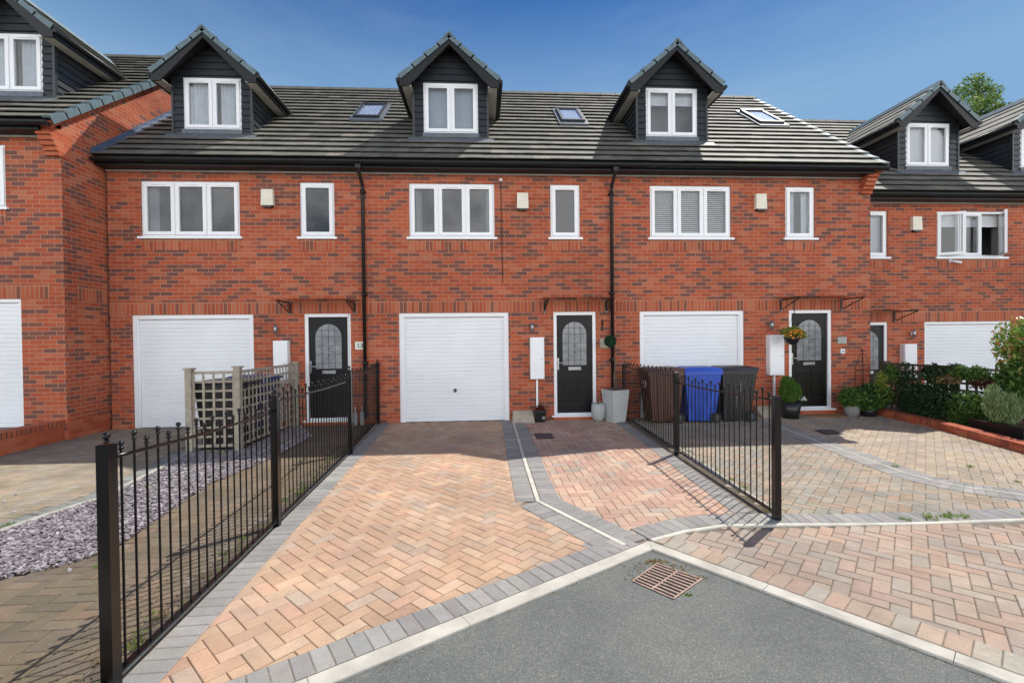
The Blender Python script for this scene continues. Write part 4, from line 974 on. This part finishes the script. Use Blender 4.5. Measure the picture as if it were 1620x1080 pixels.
# ------------------------------------------------------------------ trellis
def trellis_bay(T, a, b, z0, z1, nx_, nz, mat, w=.016, frame=.022):
    a, b = Vector((*a, 0)), Vector((*b, 0)); d = b-a; u = d.normalized(); n = Vector((-u.y, u.x, 0))*.009; m = MB()
    for i in range(nx_+1):
        c = a+d*(i/nx_); ww = frame if i in (0, nx_) else w; m.obox(c-u*ww+Vector((0, 0, z0))-n, u*2*ww, n*1.0, (0, 0, z1-z0), mat)
    for k in range(nz+1):
        z = z0+(z1-z0)*k/nz; ww = frame if k in (0, nz) else w; m.obox(a+Vector((0, 0, z-ww))+n*.05, d, n*1.1, (0, 0, 2*ww), mat)
    m.build('lattice_panel', T)
T = thing('trellis_screen', (-3.75, 7.36, 0), 'weathered grey timber lattice screen round two bins by house 13', 'trellis')
for (x, y, h) in ((-4.43, 7.33, 1.28), (-3.74, 7.36, 1.30), (-3.62, 9.25, 1.26)):
    m = MB(); w = .045; m.box(x-w, x+w, y-w, y+w, -.05, h-.03, 'timber_grey'); m.box(x-w-.018, x+w+.018, y-w-.018, y+w+.018, h-.03, h-.008, 'timber_grey'); m.build('post', T)
trellis_bay(T, (-4.375, 7.33), (-3.795, 7.355), .09, 1.20, 4, 8, 'timber_grey'); trellis_bay(T, (-3.735, 7.42), (-3.625, 9.19), .09, 1.20, 16, 8, 'timber_grey')

# ------------------------------------------------------------------ wheelie bins
def wheelie_bin(label, mat, loc, rot, group, mark=None, lidmat=None):
    B = thing('wheelie_bin', (0, 0, 0), label, 'wheelie bin', group); lidmat = lidmat or mat
    m = MB(); fx0, fx1, gx0, gx1 = -.27, .24, -.36, .34   # profile along X (front is -X, wheels at +X), Y depth
    nb = 9
    def ring(t, g=0):
        x0 = fx0+(gx0-fx0)*t; x1 = fx1+(gx1-fx1)*t; y = .23+.06*t; return x0, x1, y
    z0, z1 = .04, .98
    def quad(side):
        for i in range(nb):
            a, b = i/nb, (i+1)/nb
            for (s, e, dep) in ((a, a+(b-a)*.62, .0), (a+(b-a)*.62, b, .014)):
                pts = []
                for t, z in ((0, z0), (1, z1)):
                    x0, x1, y = ring(t)
                    if side in 'FB': yy = (-y+dep*(1-.8*t)) if side == 'F' else (y-dep*(1-.8*t)); pts.append(((x0+(x1-x0)*s, yy, z), (x0+(x1-x0)*e, yy, z)))
                    else: xx = (x0+dep*(1-.8*t)) if side == 'L' else (x1-dep*(1-.8*t)); pts.append(((xx, -y+2*y*s, z), (xx, -y+2*y*e, z)))
                q = [pts[0][0], pts[0][1], pts[1][1], pts[1][0]]
                m.face(q if side in 'FR' else q[::-1], mat)
    for s in 'FBLR': quad(s)
    m.face([(fx0, .23, z0), (fx1, .23, z0), (fx1, -.23, z0), (fx0, -.23, z0)], mat)
    m.box(gx0-.015, gx1+.015, -.305, -.275, .93, .985, mat); m.box(gx0-.015, gx1+.015, .275, .305, .93, .985, mat); m.box(gx0-.015, gx0+.015, -.275, .275, .93, .985, mat); m.box(gx1-.015, gx1+.015, -.275, .275, .93, .985, mat)
    m.build('body', B)
    m = MB(); m.hexa([(gx0-.035, -.315, .987), (gx1+.03, -.315, .987), (gx1+.03, .315, .987), (gx0-.035, .315, .987)], [(gx0, -.285, 1.045), (gx1, -.285, 1.055), (gx1, .285, 1.055), (gx0, .285, 1.045)], lidmat)
    m.hexa([(gx0+.03, -.24, 1.046), (gx1-.05, -.24, 1.054), (gx1-.05, .24, 1.054), (gx0+.03, .24, 1.046)], [(gx0+.07, -.2, 1.066), (gx1-.09, -.2, 1.07), (gx1-.09, .2, 1.07), (gx0+.07, .2, 1.066)], lidmat)
    m.build('lid', B)
    m = MB(); m.tube([(gx1+.02, -.2, 1.0), (gx1+.085, -.2, 1.02), (gx1+.085, .2, 1.02), (gx1+.02, .2, 1.0)], .017, mat, 8); m.build('handle', B)
    for s in (-1, 1):
        m = MB(); m.lathe([(.02, -.014), (.09, -.014), (.1, -.018), (.1, .018), (.09, .028), (.02, .028)], (.235, s*.27, .1), 'rubber', 18, 'Y'); w = m.build('wheel', B)
        m = MB(); m.lathe([(.001, s*.026), (.055, s*.031), (.06, s*.029)], (.235, s*.27, .1), 'pot_dark', 14, 'Y'); m.build('hub', w)
    if mark:
        m = MB()
        for k in range(3):
            t0 = k*2*PI/3; m.tube([(-.352+.0, -.02+.07*math.cos(t0+t*.3), .74+.07*math.sin(t0+t*.3)) for t in range(6)], .006, 'bin_mark', 6)
        m.build('recycling_mark', B)
    B.location = loc; B.rotation_euler = (0, 0, rot); return B
def relocate(): pass
G = 'wheelie bins lined up in front of the right garage'
wheelie_bin('brown wheelie bin, leftmost of the row before the right garage', 'bin_brown', (3.48, 8.97, 0), .02, G, True)
wheelie_bin('bright blue wheelie bin between the brown and black ones', 'bin_blue', (4.20, 8.95, 0), -.03, G)
wheelie_bin('black wheelie bin at the right end of the row by the white cupboard', 'bin_black', (4.90, 8.97, 0), .03, G, True)
G = 'bins inside the lattice screen'
wheelie_bin('black wheelie bin behind the front lattice of the timber screen', 'bin_black', (-4.07, 7.72, 0), 0, G)
wheelie_bin('navy blue wheelie bin behind the side lattice of the timber screen', 'bin_navy', (-4.07, 8.50, 0), 0, G)

# ------------------------------------------------------------------ foliage
def leaves(m, c, rad, n, size, mat, seed=0, shell=.45, aspect=.5, up=0, lump=5, flat=False, keep=None):
    r = random.Random(seed); c = Vector(c); rad = Vector(rad); L = []
    for k in range(lump):
        a = Vector((r.gauss(0, 1), r.gauss(0, 1), r.gauss(0, 1))).normalized(); L.append((a, r.uniform(-.22, .22)))
    for i in range(n):
        d = Vector((r.gauss(0, 1), r.gauss(0, 1), r.gauss(0, 1))).normalized(); f = 1+sum(w*max(0, d.dot(a))**3 for a, w in L)
        q = (shell+(1-shell)*r.random()**.5)*f; p = c+Vector((d.x*rad.x, d.y*rad.y, d.z*rad.z))*q
        if keep and not keep(p): continue
        s = size*r.uniform(.6, 1.35); t = Vector((r.gauss(0, 1), r.gauss(0, 1), r.gauss(0, 1)+up)); t = (t+d*.6).normalized(); w = t.cross(Vector((r.gauss(0, 1), r.gauss(0, 1), r.gauss(0, 1)))).normalized()
        v = r.random(); a = p-t*s*.5; b = p+t*s*.5; mid = p+w.cross(t)*s*.08
        m.idx([a, mid+w*s*aspect*.5, b, mid-w*s*aspect*.5], [(0, 1, 2, 3)], mat, (v, v, v))
def pot(m, c, r0, r1, h, mat, seg=24, rim=.012): m.lathe([(r0, 0), (r1, h), (r1, h), (r1-rim, h), (r1-rim*1.4, h-.04), (.001, h-.045)], c, mat, seg)

# tall tapered square planter with hanging topiary ball nearby
P = thing('square_planter', (2.58, 9.06, 0), 'tall tapered square pale grey planter right of the black door', 'planter')
m = MB(); a, b, h = .14, .195, .63; c = Vector((2.585, 9.08, 0)); R = Matrix.Rotation(.35, 3, 'Z')
q = lambda s, z: [c+R @ Vector((x*s, y*s, z)) for x, y in ((-1, -1), (1, -1), (1, 1), (-1, 1))]
m.hexa(q(a, 0), q(b, h-.0), 'pot_grey'); m.build('pot', P)
m = MB(); m.hexa(q(b-.03, h+.0005), q(b-.03, h+.002), 'soil'); m.build('compost', P)
m = MB(); m.tube([(2.58, 9.08, .6), (2.57, 9.09, .9), (2.60, 9.12, 1.1), (2.60, 9.2, 1.3)], [.022, .016, .012, .008], 'bark', 8); m.tube([(2.61, 9.06, .6), (2.60, 9.09, .95), (2.58, 9.1, 1.15)], [.016, .012, .006], 'bark', 8); m.build('stem', P)
P = thing('hanging_topiary_ball', (2.50, 9.05, 1.62), 'dark green topiary ball hanging on the wall between door and downpipe', 'topiary')
m = MB(); m.sphere((2.50, 9.10, 1.58), .098, 'leaf_topiary', 16, 10, (.2, .2, .2)); leaves(m, (2.50, 9.10, 1.58), (.118, .118, .118), 2600, .02, 'leaf_topiary', 3, .85, .6, lump=0); m.build('foliage', P)
m = MB(); m.tube([(2.50, 9.10, 1.69), (2.50, 9.10, 1.93)], .003, 'rubber', 6); m.tube([(2.42, 9.405, 1.90), (2.42, 9.36, 1.98), (2.45, 9.2, 2.0), (2.50, 9.1, 1.98), (2.50, 9.1, 1.93)], .008, 'brown_pipe', 8); m.box(2.405, 2.435, 9.395, 9.407, 1.78, 2.02, 'brown_pipe'); m.build('bracket', P)
P = thing('round_planter', (2.27, 9.13, 0), 'small rounded grey pot between the black door and the square planter', 'planter')
m = MB(); m.lathe([(.085, 0), (.125, .08), (.145, .22), (.135, .35), (.118, .35), (.115, .31), (.001, .31)], (2.27, 9.16, 0), 'pot_grey_round', 28); m.build('pot', P)
m = MB(); m.tube([(2.27, 9.16, .3), (2.265, 9.16, .46)], .012, 'bark', 8); m.sphere((2.265, 9.16, .475), .018, 'bark', 8, 5); m.build('stem', P)
P = thing('bucket_planter', (1.10, 9.25, 0), 'small dark bucket of red plants under the middle meter cupboard', 'planter')
m = MB(); m.lathe([(.105, 0), (.125, .2), (.132, .2), (.132, .225), (.118, .225), (.11, .18), (.001, .18)], (1.11, 9.22, 0), 'pot_dark', 24); m.build('bucket', P)
m = MB(); m.box(1.13, 1.19, 9.09, 9.104, .07, .12, 'pot_stone'); m.build('bucket_label', P)
m = MB(); leaves(m, (1.11, 9.22, .26), (.1, .1, .07), 260, .05, 'leaf_red', 5, .2); m.build('foliage', P)
def slab(label, x0, x1, Y, h, dep):
    m = MB(); m.hexa([(x0+.01, Y-dep, 0), (x1, Y-dep-.02, 0), (x1, Y-.02, 0), (x0, Y-.02, 0)], [(x0+.01, Y-dep+.06, .045), (x1, Y-dep+.05, .045), (x1-.02, Y-.03, h), (x0+.02, Y-.03, h)], 'stone_slab')
    o = m.build('stone_ramp', loc=((x0+x1)/2, Y, 0)); tag(o, label, 'stone slab')
slab('buff wedge of stone against the wall right of the middle garage', .56, .99, Y0, .20, .30)
slab('buff wedge of stone at the foot of the right white pipe', 5.60, 6.18, Y0, .19, .34)
# hanging basket
P = thing('hanging_basket', (6.09, 8.86, 1.6), 'hanging basket of yellow flowers on the left canopy bracket of the right door', 'hanging basket')
m = MB(); m.lathe([(.03, -.15), (.1, -.11), (.14, -.03), (.15, 0), (.135, 0), (.001, -.02)], (6.13, 8.95, 1.62), 'pot_black', 20); m.build('basket', P)
m = MB()
for k in range(3): m.tube([(6.13+.14*math.cos(k*2.1), 8.95+.14*math.sin(k*2.1), 1.62), (6.17, 8.93, 2.17)], .003, 'rubber', 5)
m.tube([(6.17, 8.93, 2.17), (6.19, 8.93, 2.36)], .004, 'rubber', 5); m.build('chain', P)
m = MB(); leaves(m, (6.13, 8.95, 1.72), (.24, .2, .13), 900, .05, 'leaf_yellow', 9, .1); leaves(m, (6.28, 8.9, 1.66), (.12, .1, .08), 260, .045, 'leaf_yellow', 10, .1); leaves(m, (6.1, 8.85, 1.68), (.2, .14, .1), 60, .04, 'orange_flower', 12, .5, .9); m.build('foliage', P)
# conifer
P = thing('potted_conifer', (6.12, 9.02, 0), 'bright green rounded conifer in a black pot left of the right door', 'potted shrub')
m = MB(); pot(m, (6.14, 9.02, 0), .15, .20, .33, 'pot_black'); m.build('pot', P)
m = MB(); leaves(m, (6.12, 9.02, .50), (.205, .19, .22), 4200, .05, 'leaf_conifer', 31, .3, .2, up=3.5, lump=9); leaves(m, (6.09, 9.02, .66), (.13, .12, .20), 1900, .055, 'leaf_conifer', 30, .2, .2, up=4, lump=7); m.build('foliage', P)
m = MB(); leaves(m, (6.32, 8.92, .38), (.09, .08, .06), 120, .035, 'leaf_dark', 33, .1); leaves(m, (6.32, 8.9, .40), (.08, .06, .06), 26, .035, 'white_flower', 34, .5, .9); m.build('white_bloom', P)
# cluster right of door
P = thing('potted_shrub', (7.42, 9.05, 0), 'leafy green plant in a grey stone pot at the right doorstep', 'potted shrub')
m = MB(); pot(m, (7.46, 9.05, 0), .12, .15, .22, 'pot_stone'); m.build('pot', P)
m = MB(); leaves(m, (7.40, 9.0, .38), (.24, .2, .22), 1500, .06, 'leaf_mixed', 41, .2); m.build('foliage', P)
P = thing('climbing_rose', (7.85, 9.05, 0), 'bushy green plant with orange blooms climbing the metal obelisk', 'climbing plant')
m = MB(); pot(m, (7.82, 9.05, 0), .13, .16, .2, 'pot_black'); m.build('pot', P)
m = MB(); leaves(m, (7.80, 9.0, .38), (.42, .26, .32), 3400, .065, 'leaf_mixed', 42, .1, lump=8); leaves(m, (7.95, 8.9, .68), (.12, .1, .26), 420, .05, 'leaf_yellow', 43, .1); leaves(m, (7.95, 8.9, .4), (.2, .12, .2), 26, .035, 'orange_flower', 44, .5, .9); leaves(m, (7.62, 8.95, .55), (.16, .12, .12), 420, .055, 'leaf_dark', 45, .1); m.build('foliage', P)
P = thing('garden_obelisk', (7.78, 9.2, 0), 'black wire obelisk against the brick wall between two doors', 'obelisk')
m = MB()
for k in range(4):
    a = PI/4+k*PI/2; m.tube([(7.80+.15*math.cos(a), 9.18+.15*math.sin(a), 0), (7.80+.12*math.cos(a), 9.18+.12*math.sin(a), .95), (7.80+.06*math.cos(a), 9.18+.06*math.sin(a), 1.2), (7.80, 9.18, 1.28)], .006, 'fence_black', 6)
for z, r in ((.4, .138), (.92, .122)): m.tube([(7.80+r*math.cos(t*.3), 9.18+r*math.sin(t*.3), z) for t in range(22)], .005, 'fence_black', 6)
m.build('frame', P); m = MB(); m.sphere((7.80, 9.18, 1.32), .022, 'fence_black', 10, 6); m.tube([(7.80, 9.18, 1.33), (7.77, 9.18, 1.38), (7.74, 9.18, 1.37)], .008, 'fence_black', 6); m.build('finial', P)
# dark lattice fence with climbers, far right
T = thing('lattice_fence', (8.3, 9.3, 0), 'dark lattice fence overgrown with climbers before the far right garage', 'fence')
A_, B_, C_ = (8.30, 9.25), (8.62, 8.05), (8.95, 6.8)
for (x, y) in (A_, B_, C_):
    m = MB(); m.box(x-.04, x+.04, y-.04, y+.04, -.05, 1.08, 'timber_dark'); m.box(x-.05, x+.05, y-.05, y+.05, 1.08, 1.10, 'timber_dark'); m.build('post', T)
trellis_bay(T, (8.31, 9.2), (8.61, 8.1), .1, 1.05, 9, 7, 'timber_dark', .02); trellis_bay(T, (8.63, 8.0), (8.94, 6.85), .1, 1.03, 9, 7, 'timber_dark', .02)
P = thing('ivy_climber', (8.4, 8.9, 0), 'dark green climber sprawling over the left half of the lattice fence', 'climbing plant')
m = MB(); m.tube([(8.33, 9.0, 0), (8.36, 8.95, .5), (8.45, 8.6, .95)], [.02, .015, .008], 'bark', 6); m.build('stem', P)
m = MB()
for i, (t, z, rx, rz) in enumerate(((.05, .85, .16, .16), (.18, .75, .2, .3), (.35, .92, .2, .14), (.5, .95, .2, .12), (.15, .45, .16, .3), (.42, .72, .2, .18), (.62, .93, .16, .12), (.3, .5, .18, .2))):
    x, y = 8.30+(8.95-8.30)*t, 9.25+(6.8-9.25)*t; leaves(m, (x, y, z), (.1, rx+.09, rz+.05), 900, .06, 'leaf_dark' if i % 3 else 'leaf_mixed', 60+i, .1)
m.build('foliage', P)
P = thing('autumn_climber', (8.6, 8.2, .6), 'patch of bronze and red leaves hanging on the middle of the lattice fence', 'climbing plant')
m = MB(); leaves(m, (8.52, 8.12, .82), (.1, .3, .1), 330, .06, 'leaf_dry', 72, .1); leaves(m, (8.68, 7.6, .8), (.08, .35, .13), 420, .06, 'leaf_red', 73, .1); m.build('foliage', P)
P = thing('low_shrub', (8.2, 8.3, 0), 'spreading dark green shrub between the low wall and lattice fence', 'shrub')
m = MB(); leaves(m, (8.36, 8.35, .30), (.2, .6, .34), 4200, .06, 'leaf_dark', 75, .1, lump=8); leaves(m, (8.42, 7.55, .30), (.2, .55, .34), 3800, .06, 'leaf_mixed', 76, .1, lump=8); m.build('foliage', P)
m = MB(); m.tube([(8.33, 8.35, 0), (8.33, 8.35, .25)], .015, 'bark', 6); m.tube([(8.33, 8.3, .05), (8.4, 7.7, .22)], .012, 'bark', 6); m.build('stem', P)
P = thing('rosemary_bush', (8.22, 7.0, 0), 'pale feathery green bush in the black trough at the right edge', 'shrub')
m = MB(); leaves(m, (8.30, 6.95, .48), (.27, .26, .27), 3000, .085, 'leaf_pale', 77, .1, .16, up=2.6, lump=12); leaves(m, (8.22, 7.05, .62), (.14, .13, .2), 900, .085, 'leaf_pale', 78, .1, .16, up=3, lump=8); leaves(m, (8.62, 6.8, .6), (.2, .2, .24), 1400, .09, 'leaf_mixed', 79, .1, .3, up=1, lump=8); m.build('foliage', P)
m = MB(); 
for k in range(7): m.tube([(8.34, 6.95, .3), (8.34+.18*math.cos(k), 6.95+.18*math.sin(k), .62)], .006, 'bark', 5)
m.build('stem', P)
m = MB(); m.hexa([(8.10, 6.55, -.02), (8.60, 6.45, -.02), (8.72, 7.25, -.02), (8.2, 7.35, -.02)], [(8.05, 6.5, .24), (8.65, 6.4, .24), (8.78, 7.3, .24), (8.15, 7.4, .24)], 'pot_black'); o = m.build('garden_trough', loc=(8.35, 6.9, 0)); tag(o, 'long black planting trough behind the low wall at the right edge', 'planter')
P = thing('photinia_shrub', (9.1, 7.2, 0), 'tall glossy shrub with red and orange leaves at the right edge', 'shrub')
m = MB()
for i in range(9): m.tube([(8.95, 7.0, 0), (8.9+.15*math.cos(i), 7.0+.15*math.sin(i), .8), (8.9+.42*math.cos(i*1.7), 7.0+.4*math.sin(i*1.7), 1.4+.03*i)], [.02, .013, .005], 'bark', 6)
m.build('stem', P)
m = MB(); leaves(m, (8.96, 7.0, 1.36), (.52, .5, .48), 3300, .095, 'leaf_photinia', 81, .1, .42, lump=9); leaves(m, (8.78, 7.05, .86), (.42, .4, .42), 2400, .085, 'leaf_mixed', 82, .2, .42); m.build('foliage', P)

# tree behind the right-hand roofs
P = thing('broadleaf_tree', (28.4, 25, 0), 'leafy green tree showing above the roofs between the right dormers', 'tree')
m = MB(); m.tube([(28.4, 25, -.1), (28.5, 25, 4), (28.2, 25.1, 8), (28.0, 25, 12), (27.9, 25, 14)], [.4, .33, .25, .15, .06], 'bark', 12); m.build('trunk', P)
for k in range(9):
    a = k*2.4; z = 7+k*.75; m = MB(); m.tube([(28.4, 25.05, z), (28.4+1.0*math.cos(a), 25+1.0*math.sin(a), z+.9), (28.4+2.1*math.cos(a), 25+2.1*math.sin(a), z+1.5)], [.11, .07, .03], 'bark', 7); m.build('limb', P)
m = MB(); r = random.Random(5)
for k in range(46):
    d = Vector((r.gauss(0, 1), r.gauss(0, 1), r.gauss(0, 1))).normalized(); q = r.random()**.4; c = Vector((27.35, 25, 12.7))+Vector((d.x*2.5, d.y*2.2, d.z*2.9))*q
    rr = r.uniform(.45, .8); leaves(m, c, (rr, rr, rr*.75), 330, .17, 'leaf_tree', 100+k, .25, .6)
leaves(m, (28.0, 25, 15.5), (.75, .6, .75), 520, .17, 'leaf_tree', 160, .1, .6); leaves(m, (26.9, 25, 14.9), (.8, .6, .55), 420, .17, 'leaf_tree', 161, .1, .6)
m.build('crown', P)

# ------------------------------------------------------------------ gully grate and covers
P = thing('drain_grate', (1.27, 3.2, 0), 'rusty iron gully grate sunk in the asphalt inside the kerb corner', 'drain')
a, b, c, d = [Vector((*p, -.012)) for p in ((1.02, 3.20), (1.285, 3.435), (1.525, 3.185), (1.22, 2.955))]
m = MB(); lerp = lambda s, t: (a.lerp(d, s)).lerp(b.lerp(c, s), t)
def gbar(s0, s1, t0, t1, z0=.0, z1=.006, mat='rust_iron'): 
    q = [lerp(s0, t0), lerp(s1, t0), lerp(s1, t1), lerp(s0, t1)]; m.hexa([p+Vector((0, 0, z0)) for p in q], [p+Vector((0, 0, z1)) for p in q], mat)
gbar(0, 1, 0, 1, .0005, .002, 'pit')
for s in (0, .465, .965): gbar(s, s+.035, 0, 1)
for t in (0, .97): gbar(.036, .464, t, t+.03); gbar(.501, .964, t, t+.03)
n = 9
for k in range(1, n):
    t = k/n; gbar(.036, .464, t-.02, t+.02); gbar(.501, .964, t-.02, t+.02)
m.build('grate', P)
m = MB(); leaves(m, (1.40, 3.34, -.012), (.14, .12, .008), 160, .018, 'leaf_dry', 94, .1); leaves(m, (1.12, 3.36, -.012), (.14, .12, .006), 110, .016, 'leaf_dry', 95, .1); leaves(m, (1.285, 3.46, -.02), (.1, .035, .02), 160, .03, 'leaf_dry', 90, .1); leaves(m, (1.50, 3.21, -.02), (.09, .03, .012), 130, .028, 'leaf_dry', 91, .1); leaves(m, (1.03, 3.22, -.02), (.09, .03, .01), 60, .025, 'leaf_dry', 92, .1); leaves(m, (1.33, 3.0, -.02), (.06, .02, .012), 60, .03, 'leaf_weed', 93, .1); tag(m.build('kerbside_debris'), 'dry moss and grass round the edges of the gully grate', 'debris', kind='stuff')
m = MB(); r = random.Random(12)
for k in range(420):
    t = r.random()
    if t < .5: q = KA+KL*r.uniform(0, 4.2)-Vector((-KL.y, KL.x))*-.118; n_ = Vector((-KL.y, KL.x))
    else: q = KA+KR*r.uniform(0, 4.2)-Vector((-KR.y, KR.x))*.118; n_ = -Vector((-KR.y, KR.x))
    q = q+n_*abs(r.gauss(0, .012)); leaves(m, (q.x, q.y, -.011), (.014, .014, .003), r.randint(1, 4), r.uniform(.004, .011), 'leaf_dry', k, .1)
tag(m.build('kerb_grit'), 'thin line of brown grit and moss along the asphalt edge of the kerb', 'grit', kind='stuff')
def cover(label, pts):
    m = MB(); v = [Vector((*p, .004)) for p in pts]; c = sum(v, Vector())/4
    m.hexa([p for p in v], [p+Vector((0, 0, .004)) for p in v], 'iron_cover'); w = [c+(p-c)*.86+Vector((0, 0, .0041)) for p in v]
    m.hexa(w, [p+Vector((0, 0, .003)) for p in w], 'pot_dark'); o = m.build('inspection_cover', loc=tuple(c)); tag(o, label, 'drain cover', 'square inspection covers in the paving')
cover('small dark inspection cover in front of the dark bucket', [(.86, 7.66), (1.16, 7.66), (1.16, 8.07), (.86, 8.07)])
cover('dark inspection cover in the paving before the right door', [(5.68, 7.45), (6.02, 7.47), (6.10, 7.85), (5.76, 7.83)])
m = MB(); m.prism([(-.42, 0), (.42, 0)]+[(.42*math.cos(PI*k/12), -.36*math.sin(PI*k/12)) for k in range(1, 12)], (7.0, 9.27, .005), (1, 0, 0), (0, 1, 0), (0, 0, .014), 'mat_coir'); o = m.build('door_mat', loc=(7.0, 9.2, 0)); tag(o, 'brown half round coir mat before the right door', 'door mat')

# weeds
m = MB(); r = random.Random(3)
def tuft(x, y, n, s, mat): leaves(m, (x, y, .005+s*.25), (s*1.7, s*1.7, s*.6), n, s*.95, mat, r.randint(0, 99999), .05, .28, up=1.2)
for k in range(120):
    y = r.uniform(1.9, 8.6); x = -1.86-.035*(y-2.4)-r.uniform(.02, .20)
    tuft(x, y, r.randint(6, 26), r.uniform(.012, .034), r.choices(['leaf_weed', 'leaf_dry', 'leaf_mixed'], (4, 3, 2))[0])
for k in range(46):
    t = r.random(); y = 4.3+2.6*t**1.3; tuft(2.72+.05*(y-4.2)+r.uniform(-.03, .12), y, r.randint(6, 24), r.uniform(.012, .032), r.choices(['leaf_weed', 'leaf_dry'], (3, 4))[0])
for x, y, s in ((4.05, 4.02, .05), (4.25, 4.04, .05), (4.4, 4.02, .035), (3.8, 4.0, .03), (-4.45, 4.5, .04), (-4.42, 4.6, .03), (5.2, 5.6, .03), (6.1, 5.5, .03), (5.0, 4.03, .02), (6.0, 4.9, .025), (-2.9, 3.7, .03), (-3.9, 5.6, .04), (-3.3, 7.9, .04), (-3.9, 7.1, .06), (-4.1, 7.2, .05)): tuft(x, y, 50, s, 'leaf_weed')
tag(m.build('weeds'), 'small weeds and dry grass growing along fence strips and paving joints', 'weeds', kind='stuff')

# bottles by number 13's step
P = thing('drinks_bottle', (-2.52, 9.25, 0), 'clear bottle standing on the ground right of the number 13 doorstep', 'bottle')
m = MB(); m.lathe([(.04, 0), (.042, .02), (.042, .2), (.02, .27), (.015, .33)], (-2.50, 9.24, 0), 'pot_grey_round', 14); m.build('bottle', P)
m = MB(); m.lathe([(.018, 0), (.018, .025)], (-2.50, 9.24, .33), 'upvc', 12); m.build('cap', P)
P2 = copy_tree(P); P2.location = (-2.40, 9.27, 0); P2['label'] = 'second clear bottle, nearer the downpipe, beside the number 13 doorstep'
for o in (P, P2): o['group'] = 'bottles by the number 13 doorstep'

# ------------------------------------------------------------------ camera, sun, sky
yaw = math.radians(3.5); pt = -10/740; rl = .0105
fw = Vector((math.sin(yaw)*math.cos(pt), math.cos(yaw)*math.cos(pt), math.sin(pt))); r0 = Vector((math.cos(yaw), -math.sin(yaw), 0)); u0 = r0.cross(fw)
R_ = r0*math.cos(rl)-u0*math.sin(rl); U_ = r0*math.sin(rl)+u0*math.cos(rl)
cd = bpy.data.cameras.new('camera'); cam = bpy.data.objects.new('camera', cd); C.objects.link(cam)
M = Matrix((R_, U_, -fw)).transposed().to_4x4(); M.translation = Vector((0, 0, 1.72)); cam.matrix_world = M
cd.sensor_width = 36; cd.lens = 740/1620*36; cd.clip_start = .05; cd.clip_end = 500
bpy.context.scene.camera = cam
AZ = math.radians(49); EL = math.radians(56.9)          # sun azimuth from +Y towards +X
sd = Vector((math.sin(AZ)*math.cos(EL), math.cos(AZ)*math.cos(EL), math.sin(EL)))
ld = bpy.data.lights.new('sun', 'SUN'); ld.energy = 2.9; ld.angle = math.radians(.5); ld.color = (1, .955, .88)
lo = bpy.data.objects.new('sun', ld); C.objects.link(lo); lo.rotation_euler = (-sd).to_track_quat('-Z', 'Y').to_euler()
w = bpy.data.worlds.new('World'); bpy.context.scene.world = w; w.use_nodes = True; nt = w.node_tree
CLOUD = 25.0; bg = nt.nodes['Background']; sk = nt.nodes.new('ShaderNodeTexSky'); sk.sky_type = 'NISHITA'; sk.sun_disc = False
sk.sun_elevation = EL; sk.sun_rotation = AZ; sk.altitude = 900; sk.air_density = .7; sk.dust_density = 0; sk.ozone_density = 9
# bright broken cloud over the half of the sky behind the photographer (it shows in the window panes), boosted and kept low to fill the shaded facades
tc = nt.nodes.new('ShaderNodeTexCoord'); sp = nt.nodes.new('ShaderNodeSeparateXYZ'); nt.links.new(tc.outputs['Generated'], sp.inputs[0])
cn = noise(nt, tc.outputs['Generated'], 2.6, 7, .6); cr = ramp(nt, [(.34, (0, 0, 0)), (.52, (1, 1, 1))]); nt.links.new(cn.outputs['Fac'], cr.inputs[0])
mr = N(nt, 'ShaderNodeMapRange', clamp=True); mr.inputs['From Min'].default_value = -.02; mr.inputs['From Max'].default_value = -.30; nt.links.new(sp.outputs[1], mr.inputs[0])
mz = N(nt, 'ShaderNodeMapRange', clamp=True); mz.inputs['From Min'].default_value = .58; mz.inputs['From Max'].default_value = .30; nt.links.new(sp.outputs[2], mz.inputs[0])
m0 = N(nt, 'ShaderNodeMath', operation='MULTIPLY'); nt.links.new(cr.outputs[0], m0.inputs[0]); nt.links.new(mz.outputs[0], m0.inputs[1])
mk = N(nt, 'ShaderNodeMath', operation='MULTIPLY'); nt.links.new(m0.outputs[0], mk.inputs[0]); nt.links.new(mr.outputs[0], mk.inputs[1])
deep = mixc(nt, sk.outputs[0], (.24, .68, .95), 1., 'MULTIPLY')
hz = N(nt, 'ShaderNodeMapRange', clamp=True); hz.inputs['From Min'].default_value = .61; hz.inputs['From Max'].default_value = .40; hz.inputs['To Max'].default_value = .9; nt.links.new(sp.outputs[2], hz.inputs[0])
deep = mixc(nt, deep, (1.9, 3.35, 5.1), hz.outputs[0])          # thin pale haze low in the sky
cm = N(nt, 'ShaderNodeMapping'); cm.inputs['Scale'].default_value = (1.2, 1.2, 5); cm.inputs['Rotation'].default_value = (.25, .1, .4); nt.links.new(tc.outputs['Generated'], cm.inputs[0])
ci = noise(nt, cm.outputs[0], 2.2, 8, .62); cir = ramp(nt, [(.45, (0, 0, 0)), (.8, (.14, .14, .14))]); nt.links.new(ci.outputs['Fac'], cir.inputs[0])
deep = mixc(nt, deep, (4.5, 5.2, 6.0), cir.outputs[0])
mx = mixc(nt, deep, (CLOUD, CLOUD*1.0, CLOUD*1.0), mk.outputs[0])
nt.links.new(mx, bg.inputs[0]); bg.inputs[1].default_value = .07
sc = bpy.context.scene; sc.view_settings.view_transform = 'Standard'; sc.view_settings.look = 'None'; sc.view_settings.exposure = .95; sc.view_settings.gamma = 1
sc.render.engine = 'CYCLES'; sc.cycles.max_bounces = 8; sc.cycles.diffuse_bounces = 4; sc.cycles.transparent_max_bounces = 12
